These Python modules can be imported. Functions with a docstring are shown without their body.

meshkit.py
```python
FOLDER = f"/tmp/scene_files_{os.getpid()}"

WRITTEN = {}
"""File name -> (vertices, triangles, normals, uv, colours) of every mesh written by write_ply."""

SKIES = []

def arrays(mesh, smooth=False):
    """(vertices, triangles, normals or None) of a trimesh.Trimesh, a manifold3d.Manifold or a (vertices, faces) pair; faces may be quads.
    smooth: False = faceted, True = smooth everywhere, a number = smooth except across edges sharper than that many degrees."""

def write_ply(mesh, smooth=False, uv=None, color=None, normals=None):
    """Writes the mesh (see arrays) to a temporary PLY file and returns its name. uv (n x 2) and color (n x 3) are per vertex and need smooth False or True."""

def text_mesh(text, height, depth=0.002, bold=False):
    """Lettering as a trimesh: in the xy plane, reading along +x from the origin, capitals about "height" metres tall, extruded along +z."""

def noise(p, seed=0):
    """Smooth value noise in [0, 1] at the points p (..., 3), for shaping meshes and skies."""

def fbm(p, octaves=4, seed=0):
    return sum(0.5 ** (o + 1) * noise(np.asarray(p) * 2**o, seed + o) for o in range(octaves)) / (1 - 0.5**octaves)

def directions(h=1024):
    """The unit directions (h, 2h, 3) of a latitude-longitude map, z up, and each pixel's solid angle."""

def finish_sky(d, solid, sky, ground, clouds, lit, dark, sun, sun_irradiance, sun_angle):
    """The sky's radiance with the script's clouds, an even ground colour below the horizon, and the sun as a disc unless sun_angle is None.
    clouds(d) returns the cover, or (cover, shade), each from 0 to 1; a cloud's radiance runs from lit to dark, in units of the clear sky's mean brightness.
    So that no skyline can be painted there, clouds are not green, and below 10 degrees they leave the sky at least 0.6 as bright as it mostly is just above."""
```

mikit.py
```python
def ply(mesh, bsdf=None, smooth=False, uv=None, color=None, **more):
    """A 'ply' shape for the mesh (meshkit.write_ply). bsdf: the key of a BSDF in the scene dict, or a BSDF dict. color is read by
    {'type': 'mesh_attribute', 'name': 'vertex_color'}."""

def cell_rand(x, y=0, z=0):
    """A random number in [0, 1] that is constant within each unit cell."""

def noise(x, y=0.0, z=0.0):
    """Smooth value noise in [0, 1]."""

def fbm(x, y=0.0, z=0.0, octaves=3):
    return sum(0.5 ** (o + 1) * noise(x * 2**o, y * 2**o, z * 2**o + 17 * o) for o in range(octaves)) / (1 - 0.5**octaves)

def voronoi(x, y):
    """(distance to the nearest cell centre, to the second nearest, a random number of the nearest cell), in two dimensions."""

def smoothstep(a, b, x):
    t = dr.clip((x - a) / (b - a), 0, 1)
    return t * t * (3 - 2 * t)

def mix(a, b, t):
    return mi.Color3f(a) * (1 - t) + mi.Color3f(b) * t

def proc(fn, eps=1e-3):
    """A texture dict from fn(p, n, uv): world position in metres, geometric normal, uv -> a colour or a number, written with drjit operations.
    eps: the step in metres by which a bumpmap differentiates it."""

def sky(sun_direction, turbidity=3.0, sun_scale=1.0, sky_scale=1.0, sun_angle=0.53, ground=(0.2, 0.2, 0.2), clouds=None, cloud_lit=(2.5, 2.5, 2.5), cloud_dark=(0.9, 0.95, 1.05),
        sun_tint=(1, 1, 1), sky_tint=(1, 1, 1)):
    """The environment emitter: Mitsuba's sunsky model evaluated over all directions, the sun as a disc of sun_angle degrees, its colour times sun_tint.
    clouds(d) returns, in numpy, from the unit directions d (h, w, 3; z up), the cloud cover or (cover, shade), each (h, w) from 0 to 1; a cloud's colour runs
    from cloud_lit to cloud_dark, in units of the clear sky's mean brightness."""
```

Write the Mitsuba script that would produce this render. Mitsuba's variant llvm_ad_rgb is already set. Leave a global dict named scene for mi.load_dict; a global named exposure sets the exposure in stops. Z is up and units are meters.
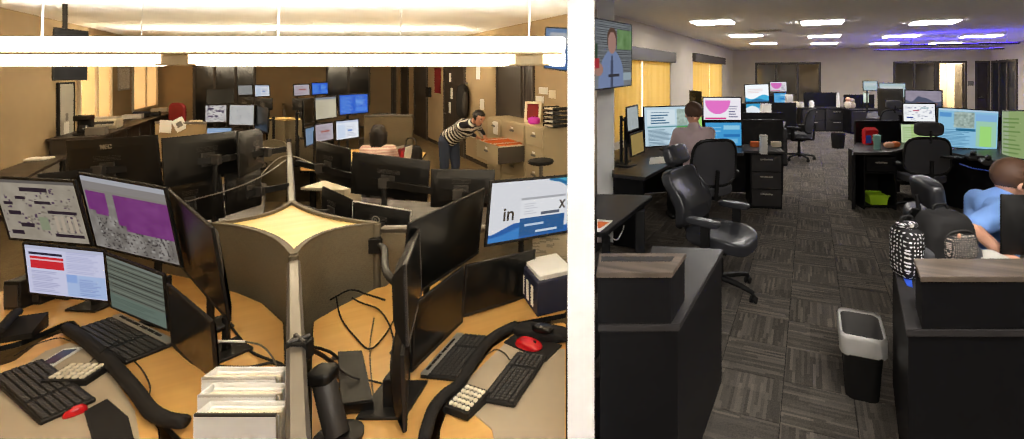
import math
import numpy as np, trimesh, manifold3d as m3, drjit as dr, mitsuba as mi, mikit, meshkit
from scipy.optimize import least_squares
from shapely.geometry import Polygon
from mikit import noise, fbm, cell_rand, smoothstep, mix

# ---------------------------------------------------------------- camera, light, exposure
F, CX, CY, H = 480.0, 620.0, 73.0, 2.15          # focal length and principal point in pixels of 1024 x 439, eye height
ZR = 0.40                                        # the right-hand room's floor is one step higher than the left-hand one's
CEIL = 3.0
exposure = 0.0
WARM, COOL = (1.0, 0.84, 0.60), (1.0, 0.96, 0.90)
PEND_DOWN, PEND_UP, PANEL = 9.0, 31.0, 26.0   # radiances of the lamps
SCR = 0.8                                        # radiance of white on a computer screen
scene, labels = {}, {}
scene['daylight'] = {'type': 'constant', 'radiance': {'type': 'rgb', 'value': [3.8, 3.7, 3.4]}, 'sampling_weight': 2.0}   # overcast sky behind the blinds
scene['camera'] = {'type': 'perspective', 'fov': math.degrees(2 * math.atan(512 / F)), 'fov_axis': 'x', 'near_clip': 0.05, 'far_clip': 200.0,
    'principal_point_offset_x': (512 - CX) / 1024, 'principal_point_offset_y': (219.5 - CY) / 439,
    'to_world': mi.ScalarTransform4f().look_at([0, 0, H], [0, 1, H], [0, 0, 1])}

# ---------------------------------------------------------------- helpers
rng = np.random.default_rng(7)
V = lambda *a: np.array(a, float)
def lin(c):
    c = np.asarray(c, float) / 255.0
    return np.where(c < 0.04045, c / 12.92, ((c + 0.055) / 1.055) ** 2.4)
def at(u, v, z):                                  # point of the horizontal plane z seen at a pixel
    Y = F * (H - z) / (v - CY)
    return V((u - CX) / F * Y, Y, z)
def aty(u, v, Y):                                 # point at depth Y seen at a pixel
    return V((u - CX) / F * Y, Y, H - (v - CY) / F * Y)
def numbered(name):
    k, n = name, 0
    while k in scene or k in labels:
        n += 1; k = f'{name}_{n:03d}'
    return k
def thing(name, label, cat, group=None):
    k = numbered(name)
    labels[k] = {'label': label, 'category': cat}
    if group: labels[k]['group'] = group
    return k
def obj(name, mesh, mat, parent=None, smooth=35, label=None, kind=None, uv=None, color=None, **more):
    k = numbered(parent + '__' + name if parent else name)
    scene[k] = mikit.ply(mesh, mat, smooth=smooth, uv=uv, color=color, **more)
    d = {}
    if label: d['label'] = label
    if kind: d['kind'] = kind
    if d: labels[k] = d
    return k
def one(name, mesh, mat, label, cat, group=None, smooth=35, **more):
    k = thing(name, label, cat, group)
    scene[k] = mikit.ply(mesh, mat, smooth=smooth, **more)
    return k
def struct(name, mesh, mat, parent=None, smooth=False, label=None):
    k = obj(name, mesh, mat, parent, smooth)
    if not parent: labels[k] = {'kind': 'structure'}
    if label: labels.setdefault(k, {})['label'] = label
    return k
cat = trimesh.util.concatenate
def RT(c=(0, 0, 0), yaw=0, tilt=0, roll=0):       # degrees; local x right, y away, z up
    a = trimesh.transformations.euler_matrix(math.radians(tilt), math.radians(roll), math.radians(yaw), 'sxyz')
    a[:3, 3] = c
    return a
def tm(mesh, M):
    m = mesh.copy(); m.apply_transform(M); return m
def hull(pts):
    return trimesh.convex.convex_hull(np.asarray(pts, float))
def bx(sx, sy, sz, c=(0, 0, 0), b=None, M=None):  # chamfered box about c
    b = min(0.004, 0.2 * min(sx, sy, sz)) if b is None else min(b, 0.45 * min(sx, sy, sz))
    s = V(sx, sy, sz) / 2
    pts = []
    for i in range(3):
        q = s - b; q[i] = s[i]
        for a in (-1, 1):
            for d in (-1, 1):
                for e in (-1, 1): pts.append(q * V(a, d, e))
    m = hull(np.array(pts) + np.array(c, float))
    return tm(m, M) if M is not None else m
def bb(lo, hi, b=None, M=None):
    lo, hi = V(*lo), V(*hi)
    return bx(*(hi - lo), c=(lo + hi) / 2, b=b, M=M)
def tube(path, r, n=8):
    p = np.asarray(path, float)
    r = np.broadcast_to(r, len(p))
    t = np.gradient(p, axis=0); t /= np.linalg.norm(t, axis=1, keepdims=True) + 1e-12
    u = np.cross(t[0], [0, 0, 1] if abs(t[0][2]) < 0.9 else [1, 0, 0]); u /= np.linalg.norm(u)
    rings = []
    for i in range(len(p)):
        u = u - t[i] * (u @ t[i]); u /= np.linalg.norm(u)
        w = np.cross(t[i], u)
        a = np.arange(n) * 2 * np.pi / n
        rings.append(p[i] + r[i] * (np.cos(a)[:, None] * u + np.sin(a)[:, None] * w))
    v = np.vstack(rings + [p[:1], p[-1:]])
    f = []
    for i in range(len(p) - 1):
        for j in range(n):
            a, b = i * n + j, i * n + (j + 1) % n
            f += [[a, b, b + n], [a, b + n, a + n]]
    e = len(p) * n
    for j in range(n):
        f += [[e, (j + 1) % n, j], [e + 1, e - n + j, e - n + (j + 1) % n]]
    m = trimesh.Trimesh(v, f, process=False)
    return m
def curve(pts, n=6):                              # Catmull-Rom through points
    p = np.asarray(pts, float); p = np.vstack([2 * p[0] - p[1], p, 2 * p[-1] - p[-2]])
    out = []
    for i in range(1, len(p) - 2):
        for t in np.arange(n) / n:
            a, b, c, d = p[i - 1:i + 3]
            out.append(0.5 * (2 * b + (c - a) * t + (2 * a - 5 * b + 4 * c - d) * t ** 2 + (3 * b - a - 3 * c + d) * t ** 3))
    return np.array(out + [p[-2]])
def lathe(prof, n=24, c=(0, 0, 0), M=None):
    m = trimesh.creation.revolve(np.asarray(prof, float), sections=n)
    m.apply_translation(c)
    return tm(m, M) if M is not None else m
def prism(poly, z0, z1, b=0.0):                   # extruded outline, top edge chamfered by b
    P = poly if isinstance(poly, Polygon) else Polygon([tuple(q[:2]) for q in poly])
    P = P.buffer(0)
    if b <= 0:
        m = trimesh.creation.extrude_polygon(P, z1 - z0, engine='earcut'); m.apply_translation([0, 0, z0]); return m
    ms = [prism(P.buffer(-b, join_style=2), z0, z1), prism(P, z0 + b, z1 - b)]
    o = [tuple(q) for q in P.exterior.coords[:-1]]
    i = P.buffer(-b, join_style=2)
    ms.append(prism(P.buffer(-b * 0.4, join_style=2), z0 + b * 0.3, z1 - b * 0.3))
    return cat(ms)
def sq(a, b, c, e=0.5, e2=None, n=3, M=None):     # super-ellipsoid
    e2 = e if e2 is None else e2
    s = trimesh.creation.icosphere(n)
    v = s.vertices
    th, ph = np.arctan2(v[:, 1], v[:, 0]), np.arcsin(np.clip(v[:, 2], -1, 1))
    P = lambda x, k: np.sign(x) * np.abs(x) ** k
    s.vertices = np.stack([a * P(np.cos(ph), e) * P(np.cos(th), e2), b * P(np.cos(ph), e) * P(np.sin(th), e2), c * P(np.sin(ph), e)], 1)
    return tm(s, M) if M is not None else s
def ribbon(path, w, t, up=(0, 0, 1)):             # flat bar along a path: width w along up, thickness t
    p = np.asarray(path, float); up = V(*up)
    ms = []
    for a, b in zip(p[:-1], p[1:]):
        d = b - a; L = np.linalg.norm(d); d /= L
        s = np.cross(d, up); s /= np.linalg.norm(s); q = np.cross(s, d)
        ms.append(hull([e + s * i * t / 2 + q * j * w / 2 for e in (a - d * t * .2, b + d * t * .2) for i in (-1, 1) for j in (-1, 1)]))
    return cat(ms)
def skin(bones, edge=0.02, it=8):                 # bones: ((p, r), (q, s)) hulls of spheres, one smooth surface
    out = None
    for (p, r), (q, s) in bones:
        a = m3.Manifold.sphere(r, 14).translate(list(map(float, p))); b = m3.Manifold.sphere(s, 14).translate(list(map(float, q)))
        h = m3.Manifold.batch_hull([a, b])
        out = h if out is None else out + h
    g = out.refine_to_length(edge).to_mesh()
    m = trimesh.Trimesh(g.vert_properties[:, :3], g.tri_verts)
    trimesh.smoothing.filter_taubin(m, iterations=it)
    return m

# ---------------------------------------------------------------- materials
def mat(name, c, rough=0.5, metal=0.0, spec=0.5, **k):
    d = {'type': 'principled', 'base_color': c if isinstance(c, dict) else {'type': 'rgb', 'value': [float(x) for x in lin(c)]}, 'roughness': rough, 'metallic': metal, 'specular': spec, **k}
    scene[name] = {'type': 'twosided', 'b': d}
    return name
def pmat(name, fn, rough=0.5, spec=0.5, **k):
    return mat(name, mikit.proc(fn), rough, 0.0, spec, **k)
def L3(c): return [float(x) for x in lin(c)]
mat('white_paint', (250, 250, 248), 0.8, spec=0.2)
pmat('ceil_left', lambda p, n, uv: mix(L3((240, 234, 222)), L3((246, 240, 230)), fbm(p.x * 3, p.y * 3)), 0.9, 0.1)
pmat('ceil_right', lambda p, n, uv: mix(L3((238, 237, 235)), L3((244, 243, 241)), noise(p.x * 40, p.y * 40)), 0.9, 0.1)
pmat('wall_beige', lambda p, n, uv: mix(L3((172, 150, 118)), L3((180, 158, 124)), fbm(p.x * 4, p.y * 4, p.z * 4)), 0.8, 0.2)
pmat('wall_grey', lambda p, n, uv: mix(L3((196, 186, 170)), L3((204, 194, 178)), fbm(p.x * 4, p.y * 4, p.z * 4)), 0.8, 0.2)
pmat('carpet_brown', lambda p, n, uv: mix(L3((84, 72, 54)), L3((112, 97, 72)), noise(p.x * 90, p.y * 90) * .6 + .4 * fbm(p.x * 9, p.y * 9)), 0.95, 0.05)
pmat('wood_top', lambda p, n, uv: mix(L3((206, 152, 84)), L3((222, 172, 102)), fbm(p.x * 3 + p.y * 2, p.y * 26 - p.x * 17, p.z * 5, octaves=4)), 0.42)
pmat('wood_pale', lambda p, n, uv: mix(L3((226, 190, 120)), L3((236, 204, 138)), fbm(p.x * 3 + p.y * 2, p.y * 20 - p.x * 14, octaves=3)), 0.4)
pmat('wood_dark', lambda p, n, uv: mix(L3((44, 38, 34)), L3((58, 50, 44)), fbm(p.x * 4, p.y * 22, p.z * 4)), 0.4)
pmat('laminate_grain', lambda p, n, uv: mix(L3((62, 55, 48)), L3((100, 88, 78)), fbm(p.x * 2.5, p.y * 38 + p.x * 14, p.z * 3, octaves=4)), 0.35)
pmat('fabric', lambda p, n, uv: mix(L3((92, 84, 68)), L3((112, 103, 84)), noise(p.x * 160, p.y * 160, p.z * 160) * .7 + .3 * fbm(p.x * 8, p.y * 8, p.z * 8)), 0.9, 0.1)
mat('fabric_edge', (92, 84, 68), 0.6)
mat('black', (18, 18, 18), 0.5, spec=.35); mat('black_gloss', (14, 14, 14), 0.2); mat('black_soft', (26, 25, 25), 0.75, spec=.3)
mat('grey_dark', (52, 50, 48), 0.5); mat('grey', (120, 116, 110), 0.5); mat('grey_light', (186, 182, 172), 0.5)
mat('silver', (190, 186, 178), 0.32, 0.7); mat('steel', (120, 116, 110), 0.35, 0.8); mat('chrome', (210, 208, 204), 0.15, 1.0)
mat('screen_off', (13, 15, 15), 0.22, spec=.35)
mat('white_plastic', (232, 230, 224), 0.4); mat('cream', (222, 210, 184), 0.55); mat('putty', (186, 170, 138), 0.5)
mat('paper', (240, 236, 226), 0.8, spec=.2); mat('key_white', (232, 222, 196), 0.5); mat('key_black', (44, 43, 42), 0.5)
mat('red_gloss', (190, 22, 30), 0.25); mat('red_cloth', (122, 30, 32), 0.8); mat('magenta', (214, 60, 190), 0.6); mat('orange', (216, 112, 52), 0.7)
mat('mat_grey', (172, 158, 136), 0.8, spec=.2); mat('blue', (44, 84, 196), 0.5); mat('green_bin', (168, 208, 44), 0.5)
mat('laminate', (15, 15, 17), 0.45, spec=.22); mat('laminate_edge', (42, 40, 40), 0.4); mat('leather', (38, 39, 43), 0.33, spec=.6); mat('mesh_grey', (66, 66, 69), 0.85, spec=.2)
mat('skin', (214, 160, 132), 0.55); mat('hair_brown', (84, 58, 42), 0.6); mat('hair_black', (24, 18, 16), 0.5)
mat('denim', (52, 60, 78), 0.85, spec=.2); mat('shirt_blue', (122, 160, 224), 0.8, spec=.2); mat('shirt_pink', (206, 184, 186), 0.85, spec=.2)
mat('bronze', (74, 68, 62), 0.45, 0.3); mat('glass_dark', (30, 32, 36), 0.12, spec=.6); mat('teal', (140, 190, 182), 0.5)
scene['pane'] = {'type': 'thindielectric', 'int_ior': 1.5}
VC = {'type': 'mesh_attribute', 'name': 'vertex_color'}
scene['black_diffuse'] = {'type': 'diffuse', 'reflectance': {'type': 'rgb', 'value': [0.02, 0.02, 0.02]}}
scene['print_vc'] = {'type': 'twosided', 'b': {'type': 'principled', 'base_color': VC, 'roughness': 0.7, 'specular': 0.2}}
def glow(rgb, w=1.0): return {'type': 'area', 'radiance': {'type': 'rgb', 'value': [float(x) for x in rgb]}, 'sampling_weight': float(w)}
# ---------------------------------------------------------------- the two rooms: axes, walls, floors, ceiling
def axes(vp):
    a = V((vp - CX) / F, 1.0); a /= np.linalg.norm(a)
    return V(a[1], -a[0]), a
L1, L2 = axes(287.0); R1, R2 = axes(810.0)
PL = lambda a, t, z=0.0: V(*(L1 * a + L2 * t), z)
PR = lambda a, t, z=0.0: V(*(R1 * a + R2 * t), z)
YAW_L, YAW_R = math.degrees(math.atan2(L1[1], L1[0])), math.degrees(math.atan2(R1[1], R1[0]))
LLEFT, LRIGHT, LFAR = -3.4, 3.7, 21.0
CEIL_L = 3.1
RLEFT, RRIGHT, RFAR = -2.66, 5.23, 18.1
ray = lambda u, Y: V((u - CX) / F * Y, Y)
def hit(u, a, ax1): d = V((u - CX) / F, 1); return d * (a / (d @ ax1))
jl, jr = hit(569.0, LRIGHT, L1), hit(593.0, RLEFT, R1)         # where the side walls meet the dividing wall
def wall_between(p, q, z0, z1, t=0.12, side=1):
    p, q = V(*p[:2]), V(*q[:2]); d = (q - p) / np.linalg.norm(q - p); n = V(d[1], -d[0]) * side * t
    return prism(Polygon([p, q, q + n, p + n]), z0, z1)
def wall_holes(p, q, z0, z1, holes, t=0.12, side=1):           # holes: (s0, s1, za, zb) along p -> q
    p, q = V(*p[:2]), V(*q[:2]); d = (q - p) / np.linalg.norm(q - p); L = np.linalg.norm(q - p)
    P = Polygon([(0, z0), (L, z0), (L, z1), (0, z1)])
    for a, b, c, e in holes: P = P.difference(Polygon([(a, c), (b, c), (b, e), (a, e)]))
    m = trimesh.creation.extrude_polygon(P, t, engine='earcut')
    n = V(d[1], -d[0]) * side
    v = m.vertices.copy(); m.vertices = np.column_stack([p[0] + d[0] * v[:, 0] + n[0] * v[:, 2], p[1] + d[1] * v[:, 0] + n[1] * v[:, 2], v[:, 1]])
    m.fix_normals()
    return m
# corners
BACK = -3.2
lfl, lfr = PL(LLEFT, LFAR)[:2], PL(LRIGHT, LFAR)[:2]
rfl, rfr = PR(RLEFT, RFAR)[:2], PR(RRIGHT, RFAR)[:2]
lb = PL(LLEFT, (BACK - LLEFT * L1[1]) / L2[1])[:2]
rb = PR(RRIGHT, (BACK - RRIGHT * R1[1]) / R2[1])[:2]
mid = ray(581.0, 1.0); midb = mid * BACK
nearY = 1.55
ca, cb_ = ray(567.5, nearY), ray(594.5, nearY)
dv = mid / np.linalg.norm(mid); thick = 27.0 / F * nearY
ctr = (ca + cb_) / 2; nn = V(dv[1], -dv[0]) * thick / 2
dfar = dv * (np.linalg.norm(jl) + 0.5)
DIV = Polygon([ca, cb_, dfar + nn, dfar - nn])
struct('wall_divider', prism(DIV, 0.0, CEIL_L), 'white_paint', label='white partition wall between the two rooms, seen end on')
struct('wall_left_room_far', wall_between(lfl, lfr, 0, CEIL_L, side=-1), 'wall_beige')
struct('wall_left_room_right', wall_between(lfr, jl, 0, CEIL_L, side=-1), 'wall_beige')
struct('wall_back', wall_between(rb, lb, 0, CEIL_L, side=-1), 'wall_beige')
struct('wall_right_room_right', wall_between(rfr, rb, ZR - .4, CEIL, side=-1), 'wall_grey')
struct('floor_left_room', prism(Polygon([lb, lfl, lfr, jl, dfar, ctr, midb]), -0.1, 0.0), 'carpet_brown')
struct('ceiling_left_room', prism(Polygon([lb, lfl, lfr, jl, dfar, ctr, midb]), CEIL_L, CEIL_L + 0.1), 'ceil_left')
RPOLY = Polygon([rb, rfr, rfl, jr, dfar, ctr, midb])
struct('floor_right_room', prism(RPOLY, -0.1, ZR - 0.006), 'black_soft')
struct('ceiling_right_room', prism(RPOLY, CEIL, CEIL + 0.1), 'ceil_right')
def wallpt_R(u):                                               # distance from jr along the right room's left wall to where pixel column u meets it
    return np.linalg.norm(hit(u, RLEFT, R1) - jr)
def farpt(u, t, a2, start): d = V((u - CX) / F, 1); p = d * (t / (d @ a2)); return np.linalg.norm(p - start)

# ---- pendant lights of the left room
def pendant(Y, x0, x1, label, joints, wires, dz=0.0):
    t = thing('pendant_light', label, 'pendant light', 'linear pendant lights hanging in rows')
    zb, zt = 2.182 + dz, 2.312 + dz
    lens_z = (zb, zb + 0.052)
    segs, s = [], x0
    for a, b in joints: segs.append((s, a)); s = b
    segs.append((s, x1))
    for a, b in segs:
        sec = [(-.05, lens_z[1]), (-.05, zb + .012), (-.035, zb), (.035, zb), (.05, zb + .012), (.05, lens_z[1])]
        pts = [(a + (0.03 if a > x0 and z < zb + .01 else 0), Y + y, z) for y, z in sec] + [(b - (0.06 if b < x1 and z < zb + .01 else 0), Y + y, z) for y, z in sec]
        obj('diffuser', hull(pts), 'white_plastic', t, False, emitter=glow(V(*WARM) * PEND_DOWN, 4))
    obj('joint_rail', bb((x0, Y - .066, lens_z[1] - .001), (x1, Y + .066, lens_z[1] + .010), .002), 'putty', t)
    for a, b in joints: obj('joint_cover', bb((a - .03, Y - .046, zb + .002), (b + .03, Y + .046, lens_z[1] - .001)), 'putty', t)
    up = hull([(x, Y + y, z) for x in (x0, x1) for y, z in ((-.045, lens_z[1] + .011), (.045, lens_z[1] + .011), (-.06, zt - .01), (.06, zt - .01), (-.05, zt), (.05, zt))])
    obj('upper_diffuser', up, 'white_plastic', t, False, emitter=glow(V(*WARM) * PEND_UP, 4))
    for x in wires: obj('suspension_wire', tube([(x, Y, zt - .01), (x + .02, Y, CEIL_L)], 0.004, 6), 'white_plastic', t)
Y0 = 2.2
X = lambda u, Y: (u - CX) / F * Y
pendant(Y0, -2.95, X(566.0, Y0) - .01, 'nearest long white linear pendant light running right across the left-hand room', [(X(170, Y0), X(198, Y0)), (X(517, Y0), X(545, Y0))], [X(42, Y0), X(278, Y0), X(529, Y0)])
pendant(6.2, -8.2, -1.0, 'second white linear pendant light, half hidden behind the nearest one', [], [X(141, 6.2), X(400, 6.2)], dz=.10)
pendant(10.2, -10.6, -3.2, 'farthest white linear pendant light, over the far workstations', [], [X(260, 10.2)], dz=.2)

# ---- light panels of the right room
k = 0
def panel(u, v, label, w=1.2, d=0.3, P=None):
    p = at(u, v, CEIL - .004) if P is None else P
    t = thing('ceiling_light', label, 'ceiling light', 'recessed ceiling light panels')
    M = RT(p, YAW_R)
    fr = cat([bx(w + .06, .03, .02, (0, s * (d / 2 + .015), 0), M=M) for s in (-1, 1)] + [bx(.03, d, .02, (s * (w / 2 + .015), 0, 0), M=M) for s in (-1, 1)])
    obj('frame', fr, 'white_plastic', t)
    obj('diffuser', bx(w, d, .034, (0, 0, -.015), M=M), 'white_plastic', t, False, emitter=glow(V(*COOL) * PANEL, 3))
# rows follow the room's axes: pick lateral and axial positions
for i, (u, v, lab) in enumerate([(713, 21.5, 'left ceiling light panel of the nearest row'), (822, 21.5, 'middle ceiling light panel of the nearest row'), (934, 21.5, 'right ceiling light panel of the nearest row'),
        (746, 35, 'left ceiling light panel of the second row'), (824, 35.5, 'left-centre ceiling light panel of the second row'), (901, 35.5, 'right-centre ceiling light panel of the second row, beside the blue glow'), (981, 35.5, 'rightmost ceiling light panel of the second row, in the blue glow'),
        (764, 43, 'left ceiling light panel of the farthest row'), (824, 43, 'left-centre ceiling light panel of the farthest row'), (884, 43, 'right-centre ceiling light panel of the farthest row'), (945, 42.5, 'right ceiling light panel of the farthest row, by the blue glow')]):
    panel(u, v, lab, w=0.62 if v < 30 else .66, d=.55)
panel(0, 0, 'ceiling light panel behind the viewpoint', P=PR(0.3, -1.2, CEIL - .004), w=1.2, d=.6)
panel(0, 0, 'ceiling light panel over the near counters', P=PR(1.0, 1.9, CEIL - .004), w=1.2, d=.6)
panel(0, 0, 'ceiling light panel right above the viewpoint', P=V(.35, .0, CEIL - .004), w=1.2, d=.6)
# ---------------------------------------------------------------- walls with openings, windows, doors
class Wall:
    def __init__(self, p, q, inward):
        self.p, self.q = V(*p[:2]), V(*q[:2])
        self.L = np.linalg.norm(self.q - self.p); self.d = (self.q - self.p) / self.L
        n = V(-self.d[1], self.d[0]); self.n = n if n @ (V(*inward) - self.p) > 0 else -n
    def s(self, u):
        e = V((u - CX) / F, 1.0)
        A = np.array([e, -self.d]).T
        return float(np.linalg.solve(A, self.p)[1])
    def z(self, u, v):
        e = V((u - CX) / F, 1.0)
        return H - (v - CY) / F * float(np.linalg.solve(np.array([e, -self.d]).T, self.p)[0])
    def M(self, s, z, out=0.0):
        m = np.eye(4); m[:2, 0] = self.d; m[:2, 1] = self.n; m[:3, 2] = [0, 0, 1]
        m[:2, 3] = self.p + self.d * s + self.n * out; m[2, 3] = z
        return m
    def box(self, s0, s1, z0, z1, o0, o1, b=None):   # o: distance inward from the wall's face
        m = bb((s0, o0, z0), (s1, o1, z1), b)
        m.apply_transform(self.M(0, 0)); m.fix_normals()
        return m
    def slab(self, holes, z0=0.0, z1=CEIL, t=0.12, s0=0.0, s1=None):
        s1 = self.L if s1 is None else s1
        P = Polygon([(s0, z0), (s1, z0), (s1, z1), (s0, z1)])
        for a, b, c, e in holes: P = P.difference(Polygon([(a, c), (b, c), (b, e), (a, e)]))
        m = trimesh.creation.extrude_polygon(P, t, engine='earcut')
        v = m.vertices; m.vertices = np.column_stack([v[:, 0], -v[:, 2], v[:, 1]])
        m.apply_transform(self.M(0, 0)); m.fix_normals()
        return m
ml = np.mean([lfl, lfr, jl], axis=0); mr = np.mean([rfl, rfr, jr], axis=0)
WLL, WLF, WLR = Wall(lb, lfl, ml), Wall(lfl, lfr, ml), Wall(lfr, jl, ml)
WRL, WRF, WRR = Wall(jr, rfl, mr), Wall(rfl, rfr, mr), Wall(rfr, rb, mr)
def rails(W, s0, s1, z0, z1, w, o0, o1, mull=()):
    ms = [W.box(s0, s0 + w, z0, z1, o0, o1), W.box(s1 - w, s1, z0, z1, o0, o1), W.box(s0 + w, s1 - w, z1 - w, z1, o0, o1), W.box(s0 + w, s1 - w, z0, z0 + w, o0, o1)]
    return cat(ms + [W.box(m - w / 2, m + w / 2, z0 + w, z1 - w, o0, o1) for m in mull])

scene['blind_yellow'] = {'type': 'principledthin', 'roughness': .9, 'diff_trans': .8, 'spec_trans': 0.0, 'base_color': mikit.proc(lambda p, n, uv: mix(L3((232, 208, 128)), L3((242, 220, 150)), noise((p.x * R2[0] + p.y * R2[1]) * 9, p.z * .4)))}
scene['blind_orange'] = {'type': 'principledthin', 'roughness': .9, 'diff_trans': .7, 'spec_trans': 0.0, 'base_color': {'type': 'rgb', 'value': L3((226, 178, 118))}}
# --- right room, window wall on its left
holes = []
for i, (u0, u1, v0) in enumerate([(602, 671, 60.5), (693, 722.5, 63.0)]):
    a, b, zt = WRL.s(u0), WRL.s(u1), WRL.z(u1, v0)
    holes.append((a, b, ZR + .72, zt))
struct('wall_right_room_left', WRL.slab(holes, ZR - .3), 'wall_grey')
mat('daylight_lit', (235, 225, 200), 0.9)
for i, (a, b, z0, z1) in enumerate(holes):
    w = struct('window', rails(WRL, a, b, z0, z1, .05, -.10, -.04, [(a + b) / 2]), 'cream')
    struct('pane', WRL.box(a + .05, b - .05, z0 + .05, z1 - .05, -.075, -.070), 'pane', w)
    m_ = (a + b) / 2
    for c, d in ((a + .01, m_ - .025), (m_ + .025, b - .01)):      # two blinds, gently rippled cloth
        n = 40; s_ = np.linspace(c, d, n); o = -.02 + .007 * np.sin(np.linspace(0, (d - c) * 42, n))
        v = [WRL.M(0, 0) @ V(q, r, z, 1) for q, r in zip(s_, o) for z in (z0, z1)] + [WRL.M(0, 0) @ V(q, r - .004, z, 1) for q, r in zip(s_, o) for z in (z0, z1)]
        f = []
        for j in range(n - 1):
            f += [[2 * j, 2 * j + 1, 2 * j + 3], [2 * j, 2 * j + 3, 2 * j + 2]]
        f += [[x + 2 * n, z + 2 * n, y + 2 * n] for x, y, z in f]
        struct('blind', (np.array(v)[:, :3], np.array(f)), 'blind_yellow', w, True, label='yellow cloth blind drawn down')
    struct('valance', WRL.box(a - .08, b + .08, z1 - .05, z1 + .16, .004, .09), 'bronze', w, label='dark brown blind box')
# --- right room, far wall
def span(W, u0, u1): a, b = sorted((W.s(u0), W.s(u1))); return a, b
ga, gb = span(WRF, 755, 821); oa, ob = span(WRF, 893, 967); om = WRF.s(937); da, db = span(WRF, 975, 990)
zt = ZR + 2.13
struct('wall_right_room_far', WRF.slab([(ga, gb, ZR - .01, zt), (oa, ob, ZR - .01, zt), (da, db, ZR - .01, zt)], ZR - .3), 'wall_grey')
struct('wall_corridor_far', WRF.box(-.5, WRF.L + .5, ZR - .3, CEIL, -3.2, -3.1), 'wall_grey')
struct('floor_corridor', WRF.box(-.5, WRF.L + .5, ZR - .3, ZR - .006, -3.2, -.12), 'black_soft')
struct('ceiling_corridor', WRF.box(-.5, WRF.L + .5, CEIL - .3, CEIL, -3.2, -.12), 'ceil_right')
for s_ in (om - .04, ob + .15, gb + .4, -.3): struct('wall_corridor_side', WRF.box(s_, s_ + .08, ZR - .3, CEIL, -3.1, -.12), 'wall_grey')
lo = thing('ceiling_light', 'ceiling light inside the small lit office at the far right', 'ceiling light')
obj('diffuser', WRF.box(om + .12, ob - .12, CEIL - .34, CEIL - .305, -2.6, -.8), 'white_plastic', lo, False, emitter=glow(V(1, .85, .6) * 34, 1))
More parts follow.
